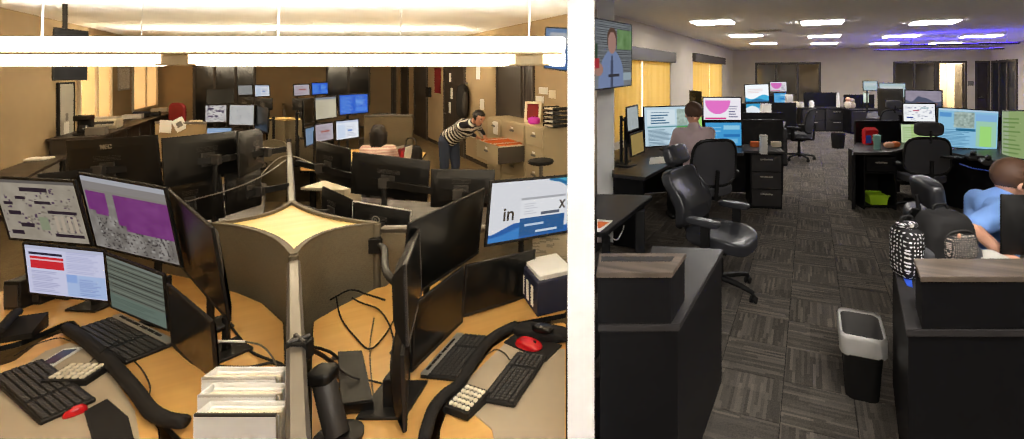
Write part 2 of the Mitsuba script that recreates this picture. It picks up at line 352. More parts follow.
for nm, (a, b), mull in (('window', (ga, gb), [ga + (gb - ga) * .33, ga + (gb - ga) * .66]), ('window', (oa, om), [oa + (om - oa) * .5])):
    w = struct(nm, rails(WRF, a, b, ZR, zt, .07, -.10, -.02, mull), 'bronze')
    e = [a] + mull + [b]
    for c, d in zip(e[:-1], e[1:]): struct('pane', WRF.box(c + .03, d - .03, ZR + .07, zt - .07, -.065, -.058), 'pane', w)
    for j in range(2):
        c, d = e[j], e[j + 1]
        struct('rail', WRF.box(c + .04, d - .04, ZR + .95, ZR + 1.02, -.09, -.03), 'bronze', w)
w = struct('door', rails(WRF, om, ob, ZR - .05, zt, .07, -.10, .01), 'bronze')
lf = hull(tm(bb((0, -.02, ZR), (.85, .02, zt - .08)), np.eye(4)).vertices @ np.eye(3))
dM = WRF.M(ob - .08, 0, -.1); 
struct('leaf', tm(tm(bb((-.02, -.9, ZR), (.02, 0, zt - .08)), np.eye(4)), dM), 'wood_dark', w, label='dark door leaf standing open into the lit office')
w = struct('door', rails(WRF, da, db, ZR - .05, zt, .06, -.10, .015), 'bronze')
lf_ = struct('leaf', WRF.box(da + .06, db - .06, ZR, zt - .06, -.08, -.03), 'wood_dark', w)
struct('handle', WRF.box(da + .10, da + .22, ZR + .98, ZR + 1.01, -.03, .03), 'steel', w)
one('wall_plaque', WRF.box(*span(WRF, 967.8, 973.5), ZR + 1.35, ZR + 1.5, .001, .012), 'grey', 'small grey door plaque on the far wall beside the lit office', 'sign')
# --- right room, right wall: a glazed screen in its far end
a, b = span(WRR, 993, 1018)
w = struct('window', rails(WRR, a, b, ZR, zt, .07, .002, .05, [a + (b - a) * .33, a + (b - a) * .66]), 'bronze')
e = [a, a + (b - a) * .33, a + (b - a) * .66, b]
for c, d in zip(e[:-1], e[1:]): struct('pane', WRR.box(c + .035, d - .035, ZR + .06, zt - .06, .012, .02), 'glass_dark', w)
for W, nm, s0, s1 in ((WRL, 'right_room_left', 0.05, WRL.L), (WRF, 'right_room_far', gb, oa), (WRR, 'right_room_right', b, WRR.L * .6)):
    struct('baseboard_' + nm, W.box(s0, s1, ZR, ZR + .1, .001, .014), 'black_soft')

# --- carpet tiles of the right room
def carpet(along):
    a, b = (R1, R2) if along else (R2, R1)
    def fn(p, n, uv):
        s, t = p.x * a[0] + p.y * a[1], p.x * b[0] + p.y * b[1]
        line = cell_rand(dr.floor(s * 62), dr.floor(t * 4 + 3 * cell_rand(dr.floor(s * 62), 5)))
        blk = cell_rand(dr.floor(s * 4.4), dr.floor(t * 2.2))
        fine = noise(s * 420, t * 300)
        return mix(L3((58, 55, 51)), L3((112, 105, 96)), dr.clip(.55 * line * line + .22 * blk + .30 * fine - .1, 0, 1))
    return fn
pmat('carpet_a', carpet(True), 0.95, 0.05); pmat('carpet_b', carpet(False), 0.95, 0.05)
TS = 0.36
tiles = []
for i in range(int((RRIGHT - RLEFT) / TS) + 1):
    for j in range(0, int(RFAR / TS) + 1):
        a, t = RLEFT + i * TS, j * TS
        c = PR(a + TS / 2, t + TS / 2)
        u = CX + c[0] / max(c[1], .1) * F
        if a + TS > RRIGHT + .2 or c[1] < 1.2 or min(PR(x_, y_) @ V(*nn, 0) / np.linalg.norm(nn) for x_ in (a, a + TS) for y_ in (t, t + TS)) < -.02: continue
        vis = 590 < u < 1040 and c[1] < 12
        tiles.append((0 if vis else 1, c[1], a, t, i, j))
tiles.sort()
def tile(a, t, dz): 
    g = .0015
    q = [PR(a + g, t + g), PR(a + TS - g, t + g), PR(a + TS - g, t + TS - g), PR(a + g, t + TS - g)]
    q2 = [PR(a + 2.5 * g, t + 2.5 * g), PR(a + TS - 2.5 * g, t + 2.5 * g), PR(a + TS - 2.5 * g, t + TS - 2.5 * g), PR(a + 2.5 * g, t + TS - 2.5 * g)]
    v = np.array([p + V(0, 0, ZR - .006) for p in q] + [p + V(0, 0, ZR + dz) for p in q2])
    f = [[0, 1, 5, 4], [1, 2, 6, 5], [2, 3, 7, 6], [3, 0, 4, 7], [4, 5, 6, 7]]
    return trimesh.Trimesh(v, np.array([x for a_, b_, c_, d_ in f for x in ([a_, b_, c_], [a_, c_, d_])]), process=False)
rest = [[], []]
for n_, (vis, Y_, a, t, i, j) in enumerate(tiles):
    m = tile(a, t, .0006 * ((i * 7 + j * 3) % 3)); h = (i + j) % 2
    if n_ < 300 and not vis: vis_ = True
    if n_ < 290: obj('carpet_tile', m, 'carpet_a' if h else 'carpet_b', 'floor_right_room', False)
    else: rest[h].append(m)
for h in (0, 1): obj('distant_carpet_tiles', cat(rest[h]), 'carpet_a' if h else 'carpet_b', 'floor_right_room', False, kind='stuff')

# --- left room, left wall: orange blinds and a panel between; far wall and right wall: dark windows and doors
WTOP = 2.5
lh = [(*span(WLL, *u_), 1.1, WTOP) for u_ in ((77, 110), (131, 156))]
struct('wall_left_room_left', WLL.slab([(a + .03, b - .03, c + .03, d - .03) for a, b, c, d in lh], 0, CEIL_L), 'wall_beige')
def blind_sheet(c, d, z0, z1, n=24):
    o = .010 + .004 * np.sin(np.linspace(0, (d - c) * 30, n)); s_ = np.linspace(c, d, n)
    v = np.array([WLL.M(0, 0) @ V(q, r, z, 1) for q, r in zip(s_, o) for z in (z0, z1)])[:, :3]
    return (v, np.array([f_ for j in range(n - 1) for f_ in ([2 * j, 2 * j + 1, 2 * j + 3], [2 * j, 2 * j + 3, 2 * j + 2])]))
for u0, u1 in ((77, 110), (131, 156)):
    a, b = span(WLL, u0, u1); z0 = 1.1
    w = struct('window', rails(WLL, a, b, z0, WTOP, .06, .002, .05, [(a + b) / 2]), 'cream')
    for c, d in ((a + .06, (a + b) / 2 - .03), ((a + b) / 2 + .03, b - .06)): struct('blind', blind_sheet(c, d, z0 + .05, WTOP - .05), 'blind_orange', w, True, label='orange-beige blind drawn down')
mat('wall_panel', (164, 140, 104), 0.7)
a, b = span(WLL, 111, 130); struct('wall_panel', WLL.box(a, b, 1.0, 2.6, .002, .03), 'wall_panel')
for i, (u0, u1, n) in enumerate([(193, 256, 3), (326, 370, 2)]):
    a, b = span(WLF, u0, u1); z0 = .9 if i else .15
    mu = [a + (b - a) * k / n for k in range(1, n)]
    w = struct('window', rails(WLF, a, b, z0, WTOP, .07, .002, .06, mu), 'bronze')
    e = [a] + mu + [b]
    for c, d in zip(e[:-1], e[1:]): struct('pane', WLF.box(c + .035, d - .035, z0 + .07, WTOP - .07, .01, .022), 'glass_dark', w)
def door(W, u0, u1, leaf, ztop=2.42):
    a, b = span(W, u0, u1)
    w = struct('door', cat([W.box(a, a + .06, 0, ztop, .002, .05), W.box(b - .06, b, 0, ztop, .002, .05), W.box(a + .06, b - .06, ztop - .06, ztop, .002, .05)]), 'bronze')
    struct('leaf', W.box(a + .06, b - .06, 0.008, ztop - .06, .003, .03), leaf, w)
    struct('handle', W.box(a + .12, a + .24, 1.0, 1.03, .03, .08), 'steel', w)
door(WLF, 391, 396, 'wood_dark'); door(WLR, 402, 409, 'wood_dark')
door(WLR, 415, 428, 'wood_dark'); door(WLR, 445, 466, 'wood_dark'); door(WLR, 498, 523, 'bronze'); door(WLR, 525, 535, 'wood_dark')
for W, nm in ((WLF, 'left_room_far'), (WLR, 'left_room_right'), (WLL, 'left_room_left')):
    struct('baseboard_' + nm, W.box(.02, W.L - .02, 0, .1, .0005, .0018), 'wood_dark')
# ---------------------------------------------------------------- builders: screens, keyboards, chairs
DEBUG = False
def fit(px, w, h, back=False, Y0=None, wY=60.0, yaw0=None, tilt0=-4.0, lean=0.35):
    px = np.array(px, float)
    s = V(-1, 1, 1, -1) if not back else V(1, -1, -1, 1)
    loc = np.column_stack([s * w / 2, np.zeros(4), V(1, 1, -1, -1) * h / 2])
    u, v = px.mean(0)
    wid = (np.linalg.norm(px[1] - px[0]) + np.linalg.norm(px[2] - px[3])) / 2
    hei = (np.linalg.norm(px[3] - px[0]) + np.linalg.norm(px[2] - px[1])) / 2
    Yg = Y0 or F * max(h / hei, .5 * w / wid)
    def res(q):
        M = RT(q[:3], q[3], q[4], q[5])
        P = loc * math.exp(q[6]) @ M[:3, :3].T + M[:3, 3]
        e = np.column_stack([CX + F * P[:, 0] / P[:, 1], CY + F * (H - P[:, 2]) / P[:, 1]]) - px
        return np.concatenate([e.ravel(), [lean * (q[4] - tilt0), lean * q[5], wY * (q[1] - Y0) if Y0 else 0.0, 8 * q[6]]])
    best = None
    for y0 in ([yaw0] if yaw0 is not None else [-55, -20, 20, 55]):
        c = aty(u, v, Yg)
        r = least_squares(res, [*c, y0 + (180 if back else 0), tilt0, 0, 0], x_scale=[.1, .1, .1, 10, 5, 5, .1], max_nfev=80)
        if best is None or r.cost < best.cost: best = r
    q = best.x
    return RT(q[:3], q[3], q[4], q[5]), q

class Cv:                                          # a small flat picture, rows top to bottom, values sRGB 0..255
    def __init__(self, c=(255, 255, 255), w=96, h=60): self.a = np.zeros((h, w, 3)); self.a[:] = c; self.w, self.h = w, h
    def rect(self, x0, y0, x1, y1, c):
        self.a[int(round(y0 * self.h)):max(int(round(y1 * self.h)), int(round(y0 * self.h)) + 1), int(round(x0 * self.w)):max(int(round(x1 * self.w)), int(round(x0 * self.w)) + 1)] = c; return self
    def lines(self, x0, y0, x1, y1, n, c, seed=0, full=.9):
        r = np.random.default_rng(seed)
        for i in range(n):
            y = y0 + (y1 - y0) * (i + .5) / n
            self.rect(x0, y, x0 + (x1 - x0) * (full - .35 * r.random()), y + .35 * (y1 - y0) / n, c)
        return self
    def specks(self, x0, y0, x1, y1, n, c, seed=0, sx=.012, sy=.02):
        r = np.random.default_rng(seed)
        for i in range(n):
            x, y = x0 + (x1 - x0) * r.random(), y0 + (y1 - y0) * r.random(); a, b = sx * (1 + 2 * r.random()), sy * (1 + r.random())
            self.rect(x, y, min(x + a, x1), min(y + b, y1), c)
        return self
    def grain(self, x0, y0, x1, y1, amt, seed=0, sc=9):
        h0, h1, w0, w1 = int(y0 * self.h), int(y1 * self.h), int(x0 * self.w), int(x1 * self.w)
        g, k = np.meshgrid(np.arange(w0, w1), np.arange(h0, h1))
        f = meshkit.fbm(np.stack([g / sc, k / sc, g * 0 + seed], -1), 3, seed)
        self.a[h0:h1, w0:w1] = np.clip(self.a[h0:h1, w0:w1] + amt * (f[..., None] - .5) * 2, 0, 255); return self
    def poly(self, fn, c):
        y, x = np.meshgrid((np.arange(self.h) + .5) / self.h, (np.arange(self.w) + .5) / self.w, indexing='ij')
        self.a[fn(x, y)] = c; return self
def picture_mesh(cv, w, h, gain=1.0):              # flat picture in the xz plane, facing -y; one colour per cell
    n, m = cv.w, cv.h
    xs, zs = np.linspace(-w / 2, w / 2, n + 1), np.linspace(h / 2, -h / 2, m + 1)
    i, j = np.meshgrid(np.arange(m), np.arange(n), indexing='ij'); i, j = i.ravel(), j.ravel()
    q = np.stack([np.column_stack([xs[j + a], 0 * j, zs[i + b]]) for a, b in ((0, 0), (0, 1), (1, 1), (1, 0))], 1)
    col = np.repeat(lin(cv.a.reshape(-1, 3)) * gain, 4, axis=0)
    f = np.arange(len(i) * 4).reshape(-1, 4)
    f = np.vstack([f[:, [0, 1, 2]], f[:, [0, 2, 3]]])
    return trimesh.Trimesh(q.reshape(-1, 3), f, process=False), col
def screen_part(parent, cv, w, h, M, gain=1.0, lit=True, weight=.15, name='screen'):
    m, col = picture_mesh(cv, w, h, gain * (SCR if lit else 1.0))
    m.apply_transform(M)
    if lit: return obj(name, m, 'black_diffuse', parent, False, color=col, emitter={'type': 'area', 'radiance': VC, 'sampling_weight': weight})
    return obj(name, m, 'print_vc', parent, False, color=col)
def ring(w, h, b, d, y0=0.0):                      # frame of bars, front at y0, depth d
    return cat([bx(b, d, h, (s * (w - b) / 2, y0 + d / 2, 0)) for s in (-1, 1)] + [bx(w - 2 * b + .004, d, b, (0, y0 + d / 2, s * (h - b) / 2)) for s in (-1, 1)])
def monitor(label, px=None, w=.53, h=.33, cv=None, back=False, Y0=None, cat_='monitor', group=None, desk=None, M=None, thick=.045, bez=.016, body='black', frame='black', gain=1.0, name='monitor', logo=None, arm=.10, yaw0=None, foot=True, white_edge=False, lean=.35, frontlip=None):
    if M is None:
        M, q = fit(px, w, h, back, Y0, yaw0=yaw0, lean=lean); w, h = w * math.exp(q[6]), h * math.exp(q[6])
        if DEBUG: print(label[:50], q.round(2), 'w', round(w, 2))
    t = thing(name, label, cat_, group)
    shell = hull([(s * w / 2, y, z * h / 2) for s in (-1, 1) for z in (-1, 1) for y in (.004, .014)] + [(s * (w / 2 - .05), thick * .8, z * (h / 2 - .05)) for s in (-1, 1) for z in (-1, 1)] + [(s * (w / 2 - .09), thick, z * (h / 2 - .08)) for s in (-1, 1) for z in (-1, 1)])
    bs = obj('back_shell', tm(shell, M), body, t, 25)
    obj('bezel', tm(ring(w, h, bez, .012), M), frame, t, label='silver bezel' if frame == 'silver' else None)
    if white_edge: obj('edge_trim', tm(ring(w + .008, h + .008, .008, .016, .002), M), 'white_plastic', t, label='white trim round the edge')
    if cv is not None: screen_part(t, cv, w - 2 * bez, h - 2 * bez, M @ RT((0, .003, 0)), gain)
    else: obj('screen', tm(bx(w - 2 * bez + .002, .006, h - 2 * bez + .002, (0, .006, 0)), M), 'screen_off', t)
    if back or thick > .04:
        v = obj('vent', tm(cat([bx(w * .3, .004, .004, (0, thick + .0005, .055 + .011 * k)) for k in range(4)] + [bx(.12, .012, .12, (0, thick + .004, -.02))]), M), 'grey_dark' if back else body, bs)
    if logo:
        lm = meshkit.text_mesh(logo, .034, .004, bold=True); lm.apply_translation(-lm.bounds.mean(0))
        obj('logo', tm(tm(tm(lm, RT((0, 0, 0), 0, 90)), RT((0, thick * .8 + .010, h / 2 - .062), 180)), M), 'silver', bs, False, label=f'lettering {logo}')
    if desk is not None:
        c = M[:3, 3]; n = M[:3, 1].copy(); n[2] = 0; n /= np.linalg.norm(n)
        a = M[:3, :3] @ V(0, thick, -.02) + c; p = a + n * arm
        obj('arm', tube([a, a + n * arm * .5 + V(0, 0, -.01), p], .016, 8), 'black', t)
        st = obj('post', tube([V(p[0], p[1], desk + .012), V(p[0], p[1], p[2] + .04)], .018, 10), 'black', t)
        if foot: obj('foot', bx(.20, .16, .014, (0, 0, .008), M=RT((p[0], p[1], desk), math.degrees(math.atan2(-n[0], n[1])))), 'black', st)
    return t
def keyboard(label, a, b, width, z, silver=False, group=None, rows=6, cols=20, tail=True):
    p, q = at(*a, z), at(*b, z); d = (q - p)[:2]; L = np.linalg.norm(d)
    M = RT(((p + q) / 2), math.degrees(math.atan2(d[1], d[0])))
    t = thing('keyboard', label, 'keyboard', group)
    obj('body', bx(L, width, .018, (0, 0, .010), .005, M), 'black', t)
    y1 = width / 2 - (.034 if silver else .010)
    if silver:
        obj('silver_strip', bx(L * .98, .040, .010, (0, width / 2 - .018, .020), .003, M), 'silver', t, label='silver strip with media keys')
        obj('media_keys', cat([bx(L * .1, .012, .006, (x * L, width / 2 - .018, .026), M=M) for x in (-.36, -.24, -.12, .02, .14, .26)]), 'black', t, kind='stuff')
        y1 = width / 2 - .044
    ks = []
    kw, kd = L * .96 / cols, (y1 + width / 2 - .010) / rows
    for r in range(rows):
        for c in range(cols):
            if c in (int(cols * .68), ) or (r == 0 and 4 < c < 9): continue
            ks.append(bx(kw * .8, kd * .78, .010, (-L * .48 + kw * (c + .5), -width / 2 + .008 + kd * (r + .5), .021), .002))
    ks.append(bx(kw * 4.6, kd * .78, .010, (-L * .48 + kw * 7, -width / 2 + .008 + kd * .5, .021), .002))
    obj('keys', tm(cat(ks), M), 'key_black', t, False, kind='stuff')
    return t
def keypad(label, a, b, width, z, nx=5, ny=5):
    p, q = at(*a, z), at(*b, z); d = (q - p)[:2]; L = np.linalg.norm(d)
    M = RT(((p + q) / 2), math.degrees(math.atan2(d[1], d[0])))
    t = thing('keypad', label, 'keypad')
    obj('body', hull([(x * L / 2, y * width / 2, .002) for x in (-1, 1) for y in (-1, 1)] + [(x * L * .46, y * width * .46, .03 + .006 * y) for x in (-1, 1) for y in (-1, 1)]) .apply_transform(M), 'black', t)
    for i in range(nx):
        for j in range(ny):
            obj('key', bx(L * .80 / nx * .78, width * .80 / ny * .72, .012, (L * .80 * ((i + .5) / nx - .5), width * .80 * ((j + .5) / ny - .5), .034 + .012 * ((j + .5) / ny - .5)), .003, M), 'key_white', t)
    return t
def mouse(label, a, b, z, m='red_gloss'):
    p, q = at(*a, z), at(*b, z); d = (q - p)[:2]; L = np.linalg.norm(d)
    M = RT(((p + q) / 2), math.degrees(math.atan2(d[1], d[0])))
    t = thing('computer_mouse', label, 'computer mouse')
    s = sq(L / 2, L * .28, .032, .8, .85); s.vertices[:, 2] = np.maximum(s.vertices[:, 2], 0) * (1 - .25 * s.vertices[:, 0] / L)
    obj('shell', tm(s, M @ RT((0, 0, .002))), m, t, True)
    obj('wheel', bx(.016, .008, .010, (L * .25, 0, .032), M=M), 'black', t)
    return t
def cable(label, pts, r=.004, m='black', name='cable', group=None):
    return one(name, tube(curve(pts, 6), r, 6), m, label, 'cable', group, True)
def sheet(label, px, z, m='paper', t=.003, name='paper_sheet', group=None, cat_='paper'):
    return one(name, prism([at(*q, z) for q in px], z, z + t), m, label, cat_, group, False)

def caster(c, M, parent, m='black'):
    k = obj('caster', tm(tm(cat([trimesh.creation.cylinder(.026, .016, sections=14).apply_transform(RT((0, s * .016, .026), 0, 90)) for s in (-1, 1)] + [bx(.02, .03, .03, (0, 0, .052))]), RT(c)), M), m, parent)
def chair_base(t, M, zseat, m='black', R=.30, rot=0):
    for i in range(5):
        a = math.radians(72 * i + rot)
        e = V(math.cos(a), math.sin(a), 0)
        sp_ = obj('base_spoke', tm(tube([e * .02 + V(0, 0, .115), e * R * .6 + V(0, 0, .10), e * R + V(0, 0, .075)], [.026, .022, .016], 8), M), m, t)
        caster(tuple(e * R), M, sp_, m)
    obj('gas_lift', tm(lathe([(0, .10), (.032, .10), (.032, .26), (.02, .26), (.02, zseat - .06), (0, zseat - .06)], 16), M), m, t)
    obj('seat_mechanism', tm(bx(.26, .22, .05, (0, 0, zseat - .065)), M), m, t)
def arm_t(t, M, s, zs, m='black', w=.27, pad='leather', x=.30, y=.02):
    a = obj('arm_support', tm(cat([ribbon([(s * .16, y, zs - .05), (s * (x), y, zs - .03), (s * x, y, zs + .17)], .07, .022, up=(0, 1, 0))]), M), m, t)
    obj('armrest', tm(sq(.048, w / 2, .026, .5), M @ RT((s * x, y - .02, zs + .195))), pad, a, True)
def task_chair(label, c, yaw, kind='mesh', zs=.47, backh=.55, recline=10, head=True, group=None, backw=.50, rot=18, seat='mesh_grey'):
    # local frame: the chair faces +y; yaw turns it
    M = RT(c, yaw)
    t = thing('office_chair', label, 'chair', group)
    chair_base(t, M, zs, rot=rot)
    pm = 'leather' if kind == 'leather' else seat
    st = sq(.255, .25, .055, .35, .55, 4); v = st.vertices
    v[:, 2] += .03 * (v[:, 0] / .25) ** 2 - .035 * np.clip(v[:, 1] / .25, 0, 1) ** 2 + .02 * np.clip(-v[:, 1] / .25, 0, 1) ** 2
    obj('seat', tm(st, M @ RT((0, .02, zs))), pm, t, True)
    B = M @ RT((0, -.20, zs + .03), 0, recline)
    z = backh / 2 + .06
    if kind == 'leather':
        b = sq(backw / 2, .060, backh / 2, .3, .45, 4); v = b.vertices
        v[:, 1] += .05 * (v[:, 0] / .25) ** 2 + .03 * np.cos((v[:, 2] / backh + .1) * 7)
        v[:, 0] *= 1 - .10 * v[:, 2] / backh
        obj('backrest', tm(b, B @ RT((0, -.02, z))), pm, t, True)
        obj('back_seam', tm(tube([(s * backw * .33, .052 + .02, z + k) for s, k in ((-1, -.2), (-1, .2))], .004, 6), B), 'black', t)
    else:
        n = 24; fr = []
        for i in range(n + 1):
            a = 2 * math.pi * i / n; x = math.copysign(abs(math.cos(a)) ** .55, math.cos(a)) * backw / 2; q = math.copysign(abs(math.sin(a)) ** .55, math.sin(a)) * backh / 2
            x *= 1 - .12 * q / backh
            fr.append((x, .05 * (x / .25) ** 2 - .02, z + q))
        obj('back_frame', tm(tube(fr, .017, 8), B), 'black', t, True)
        b = sq(backw / 2 - .012, .010, backh / 2 - .012, .4, .5, 4); v = b.vertices
        v[:, 0] *= 1 - .12 * v[:, 2] / backh
        v[:, 1] += .05 * (v[:, 0] / .25) ** 2 - .02
        obj('backrest', tm(b, B @ RT((0, 0, z))), 'mesh_grey', t, True)
    obj('back_bracket', tm(tube([(0, .10, -.09), (0, -.09, -.06), (0, -.085, .25)], .024, 8), B), 'black', t)
    if head:
        obj('headrest', tm(sq(.165, .055, .085, .5, .6), B @ RT((0, .02, z + backh / 2 + .105))), pm, t, True)
        obj('headrest_stem', tm(tube([(0, -.045, z + backh / 2 - .06), (0, -.04, z + backh / 2 + .09)], .014, 8), B), 'black', t)
    for s in (-1, 1): arm_t(t, M, s, zs, pad='leather' if kind == 'leather' else 'black')
    return t
# ---------------------------------------------------------------- left room: desks and partitions of the near pod
DZ = 0.73
def desk(name, label, outline, z=DZ, t=.035, top='wood_top', edge='black', legs=(), cat_='desk', group=None, panel=None):
    P = Polygon([tuple(q[:2]) for q in outline]).buffer(.03).buffer(-.06).buffer(.03)
    P = P if P.geom_type == 'Polygon' else max(P.geoms, key=lambda g: g.area)
    k = thing(name, label, cat_, group)
    obj('top', prism(P, z - t, z, .004), top, k)
    obj('edge_band', prism(P.buffer(.004).difference(P.buffer(-.004)), z - t + .002, z - .006), edge, k)
    for q in legs: obj('leg', bb((q[0] - .03, q[1] - .03, 0), (q[0] + .03, q[1] + .03, z - t)), 'black', k)
    return k
ap = lambda us, z=DZ: [at(u, v, z) for u, v in us]
u2 = lambda *p: at(*p, DZ)
# spine panel through the pod and the four-pointed centre shelf
ft, lt, rt_, bt = at(293.5, 258, 1.10), at(213, 226, 1.10), at(377, 226, 1.10), at(292, 203.5, 1.10)
def arc(a, b, c, k, n=8):                          # from a to b, pulled towards c
    m = (a + b) / 2 + (c - (a + b) / 2) * k
    return [a * (1 - t) ** 2 + 2 * m * t * (1 - t) + b * t ** 2 for t in np.arange(n) / n]
cs = (ft + lt + rt_ + bt) / 4
star = [q[:2] for q in arc(lt, ft, cs, .62) + arc(ft, rt_, cs, .62) + arc(rt_, bt, cs, .5) + arc(bt, lt, cs, .5)]
SP = Polygon(star)
t = thing('corner_shelf', 'pale wood four-pointed corner shelf on curved fabric panels in the middle of the near workstations', 'shelf')
obj('shelf_top', prism(SP.buffer(-.012), 1.06, 1.105, .003), 'wood_pale', t, label='pale wood top with four points')
corners = arc(lt, ft, cs, .62) , arc(ft, rt_, cs, .62), arc(rt_, bt, cs, .5), arc(bt, lt, cs, .5)
for q in range(4):
    A = [x[:2] for x in corners[q]] + [corners[(q + 1) % 4][0][:2]]
    from shapely.geometry import LineString
    pan = LineString(A).buffer(.014, cap_style=2)
    k = obj('fabric_panel', prism(pan, 0.04, 1.112), 'fabric', t)
    obj('trim_strip', prism(LineString(A).buffer(.017, cap_style=2), 1.112, 1.126, .003), 'fabric_edge', k)
for q in (ft, lt, rt_, bt): obj('post', tube([(q[0], q[1], 0), (q[0], q[1], 1.115)], .026, 12), 'fabric_edge', t)
def partition(label, a, b, ztop=1.10, m='fabric', w=.05, z0=.02, group='low fabric partitions between the workstations', clampz=None, nseg=1):
    a, b = V(*a[:2]), V(*b[:2]); d = (b - a) / np.linalg.norm(b - a); L = np.linalg.norm(b - a)
    M = np.eye(4); M[:2, 0] = d; M[:2, 1] = [-d[1], d[0]]; M[:2, 3] = a
    t = thing('cubicle_partition', label, 'partition', group)
    for i in range(nseg): obj('fabric_panel', bb((L * i / nseg + .006, -w / 2, z0 + .06), (L * (i + 1) / nseg - .006, w / 2, ztop - .04), .006, M), m, t)
    obj('top_rail', bb((0, -w / 2 - .006, ztop - .04), (L, w / 2 + .006, ztop), .012, M), 'steel', t, label='metal top rail')
    obj('base_rail', bb((0, -w / 2 - .003, z0), (L, w / 2 + .003, z0 + .06), .004, M), 'grey_dark', t)
    return t, M, L
sd = (ft - V(0, 0, 0))[:2]; sdir = V(*L2[:2])
pf = ft[:2] - sdir * .03
pn = at(299, 470, 1.10)[:2]
tsp, Msp, Lsp = partition('fabric spine partition with a metal top rail running from the centre shelf towards the viewpoint', pf, pn, 1.10, w=.05)
cl = at(299.5, 343, 1.10)
t = thing('rail_clamp', 'black clamp gripping the metal top rail of the near spine partition', 'clamp')
obj('collar', bx(.085, .05, .075, (cl[0], cl[1], 1.10 - .025), M=None), 'black', t)
for s in (-1, 1): obj('lever', tube([cl + V(s * .03, -.02, .014), cl + V(-s * .03, .02, .02)], .008, 8), 'grey_dark', t)
partition('fabric partition running left from the near centre shelf', lt[:2] + V(-.03, 0), (-4.9, 4.0), 1.10)
partition('fabric partition running right from the near centre shelf behind the IN screen', rt_[:2] + V(.03, 0.0), (-0.47, 3.32), 1.10, nseg=2)
pb = bt[:2] + sdir * .04; pb2 = at(289, 139, 1.10)[:2]
partition('fabric spine partition with a silver top rail running away from the near centre shelf', pb, pb2 - sdir * .05, 1.06)
# curved-top cross partition and the farther centre shelf
t = thing('cubicle_partition', 'tall fabric cross partition with a rounded top in front of the second centre shelf', 'partition', 'low fabric partitions between the workstations')
YC = pb2[1] ; zc = 1.10
def arched(u0, u1, Yc, ztop, zside, M=None):
    x0, x1 = (u0 - CX) / F * Yc, (u1 - CX) / F * Yc
    n = 12; top = [(x0 + (x1 - x0) * i / n, zside + (ztop - zside) * math.sin(math.pi * i / n) ** .7) for i in range(n + 1)]
    P = Polygon([(x0, .1)] + top + [(x1, .1)])
    m = trimesh.creation.extrude_polygon(P, .05, engine='earcut'); v = m.vertices
    m.vertices = np.column_stack([v[:, 0], Yc + v[:, 2], v[:, 1]]); m.fix_normals(); return m
obj('fabric_panel', arched(257, 286, YC, 1.09, 1.02), 'fabric', t); obj('fabric_panel', arched(289, 318, YC, 1.09, .98), 'fabric', t)
obj('post', tube([(*pb2, 0), (*pb2, 1.10)], .035, 10), 'grey_dark', t)
c2 = at(285, 118, 1.10)
def shelf2(label, c, r):
    a = [c[:2] - V(r, 0), c[:2] - sdir * r, c[:2] + V(r, 0), c[:2] + sdir * r]
    P = []
    for i in range(4): P += [tuple(x) for x in arc(a[i], a[(i + 1) % 4], c[:2], .5)]
    t = thing('corner_shelf', label, 'shelf')
    obj('shelf_top', prism(Polygon(P).buffer(-.01), 1.06, 1.105), 'wood_pale', t)
    obj('fabric_panel', prism(Polygon(P), .04, 1.06), 'fabric', t)
shelf2('second pale four-pointed corner shelf, beyond the rounded cross partition', c2, .40)
shelf2('farthest small pale corner shelf among the far screens', at(283, 97, 1.10), .5)
partition('fabric spine partition between the second and the farthest corner shelf', c2[:2] + sdir * .45, at(283, 97, 1.10)[:2] - sdir * .55, 1.06)

# desks of the near pod
cutL = V(-.035, 0, 0)
mainL = [u2(-45, 300), u2(30, 286), u2(120, 272), u2(200, 252), lt[:2] + V(.08, -.1), u2(236, 292), u2(262, 303), u2(283, 322)] + [u2(284, 345), u2(286, 440), u2(288, 520), u2(190, 520), u2(184, 440), u2(160, 416), u2(148, 398), u2(112, 356), u2(72, 318), u2(20, 340), u2(-45, 356)]
desk('workstation_desk', 'curved light wood desk of the near left workstation', mainL, legs=[u2(-20, 318)[:2], u2(180, 290)[:2], u2(250, 430)[:2]])
trayL = [u2(-45, 380), u2(14, 362), u2(40, 342), u2(64, 332), u2(82, 338), u2(110, 365), u2(140, 398), u2(158, 430), u2(165, 520), u2(-45, 520)]
desk('keyboard_shelf', 'rounded light wood keyboard shelf with a grey mat at the near left workstation', trayL, z=.735, cat_='shelf', legs=[u2(60, 420)[:2]])
ZT = .735
one('desk_mat', prism(Polygon([at(*q, ZT)[:2] for q in [(-30, 392), (14, 374), (45, 352), (70, 343), (92, 352), (118, 384), (135, 412), (140, 440), (138, 510), (-30, 510)]]).buffer(.02).buffer(-.02), ZT, ZT + .004), 'mat_grey', 'grey writing mat on the near left keyboard shelf', 'desk mat')
ZM = ZT + .004
def bumper(label, pts, z, w=.052):
    p = curve([at(*q, z) for q in pts], 5)
    return one('arm_rest_bar', tube(p * V(1, 1, 0) + V(0, 0, z), [.022] + [w / 2] * (len(p) - 2) + [.022], 10), 'black_soft', label, 'arm rest', smooth=True)
bumper('curved black padded bar along the edge of the near left keyboard shelf', [(66, 327), (86, 341), (112, 364), (136, 391), (150, 410), (166, 419), (186, 422)], .765)
mainR = [u2(314, 321), u2(340, 306), u2(376, 288), rt_[:2] + V(.1, -.10), u2(430, 258), u2(566, 252), u2(566, 312), u2(512, 322), u2(478, 345), u2(455, 385), u2(437, 400), u2(424, 425), u2(420, 520), u2(312, 520), u2(312, 440), u2(312, 345)]
desk('workstation_desk', 'curved light wood desk of the near right workstation', mainR, legs=[u2(330, 420)[:2], u2(400, 300)[:2], u2(540, 262)[:2]])
trayR = [u2(520, 330), u2(566, 322), u2(566, 520), u2(438, 520), u2(440, 430), u2(450, 404), u2(470, 378), u2(492, 348)]
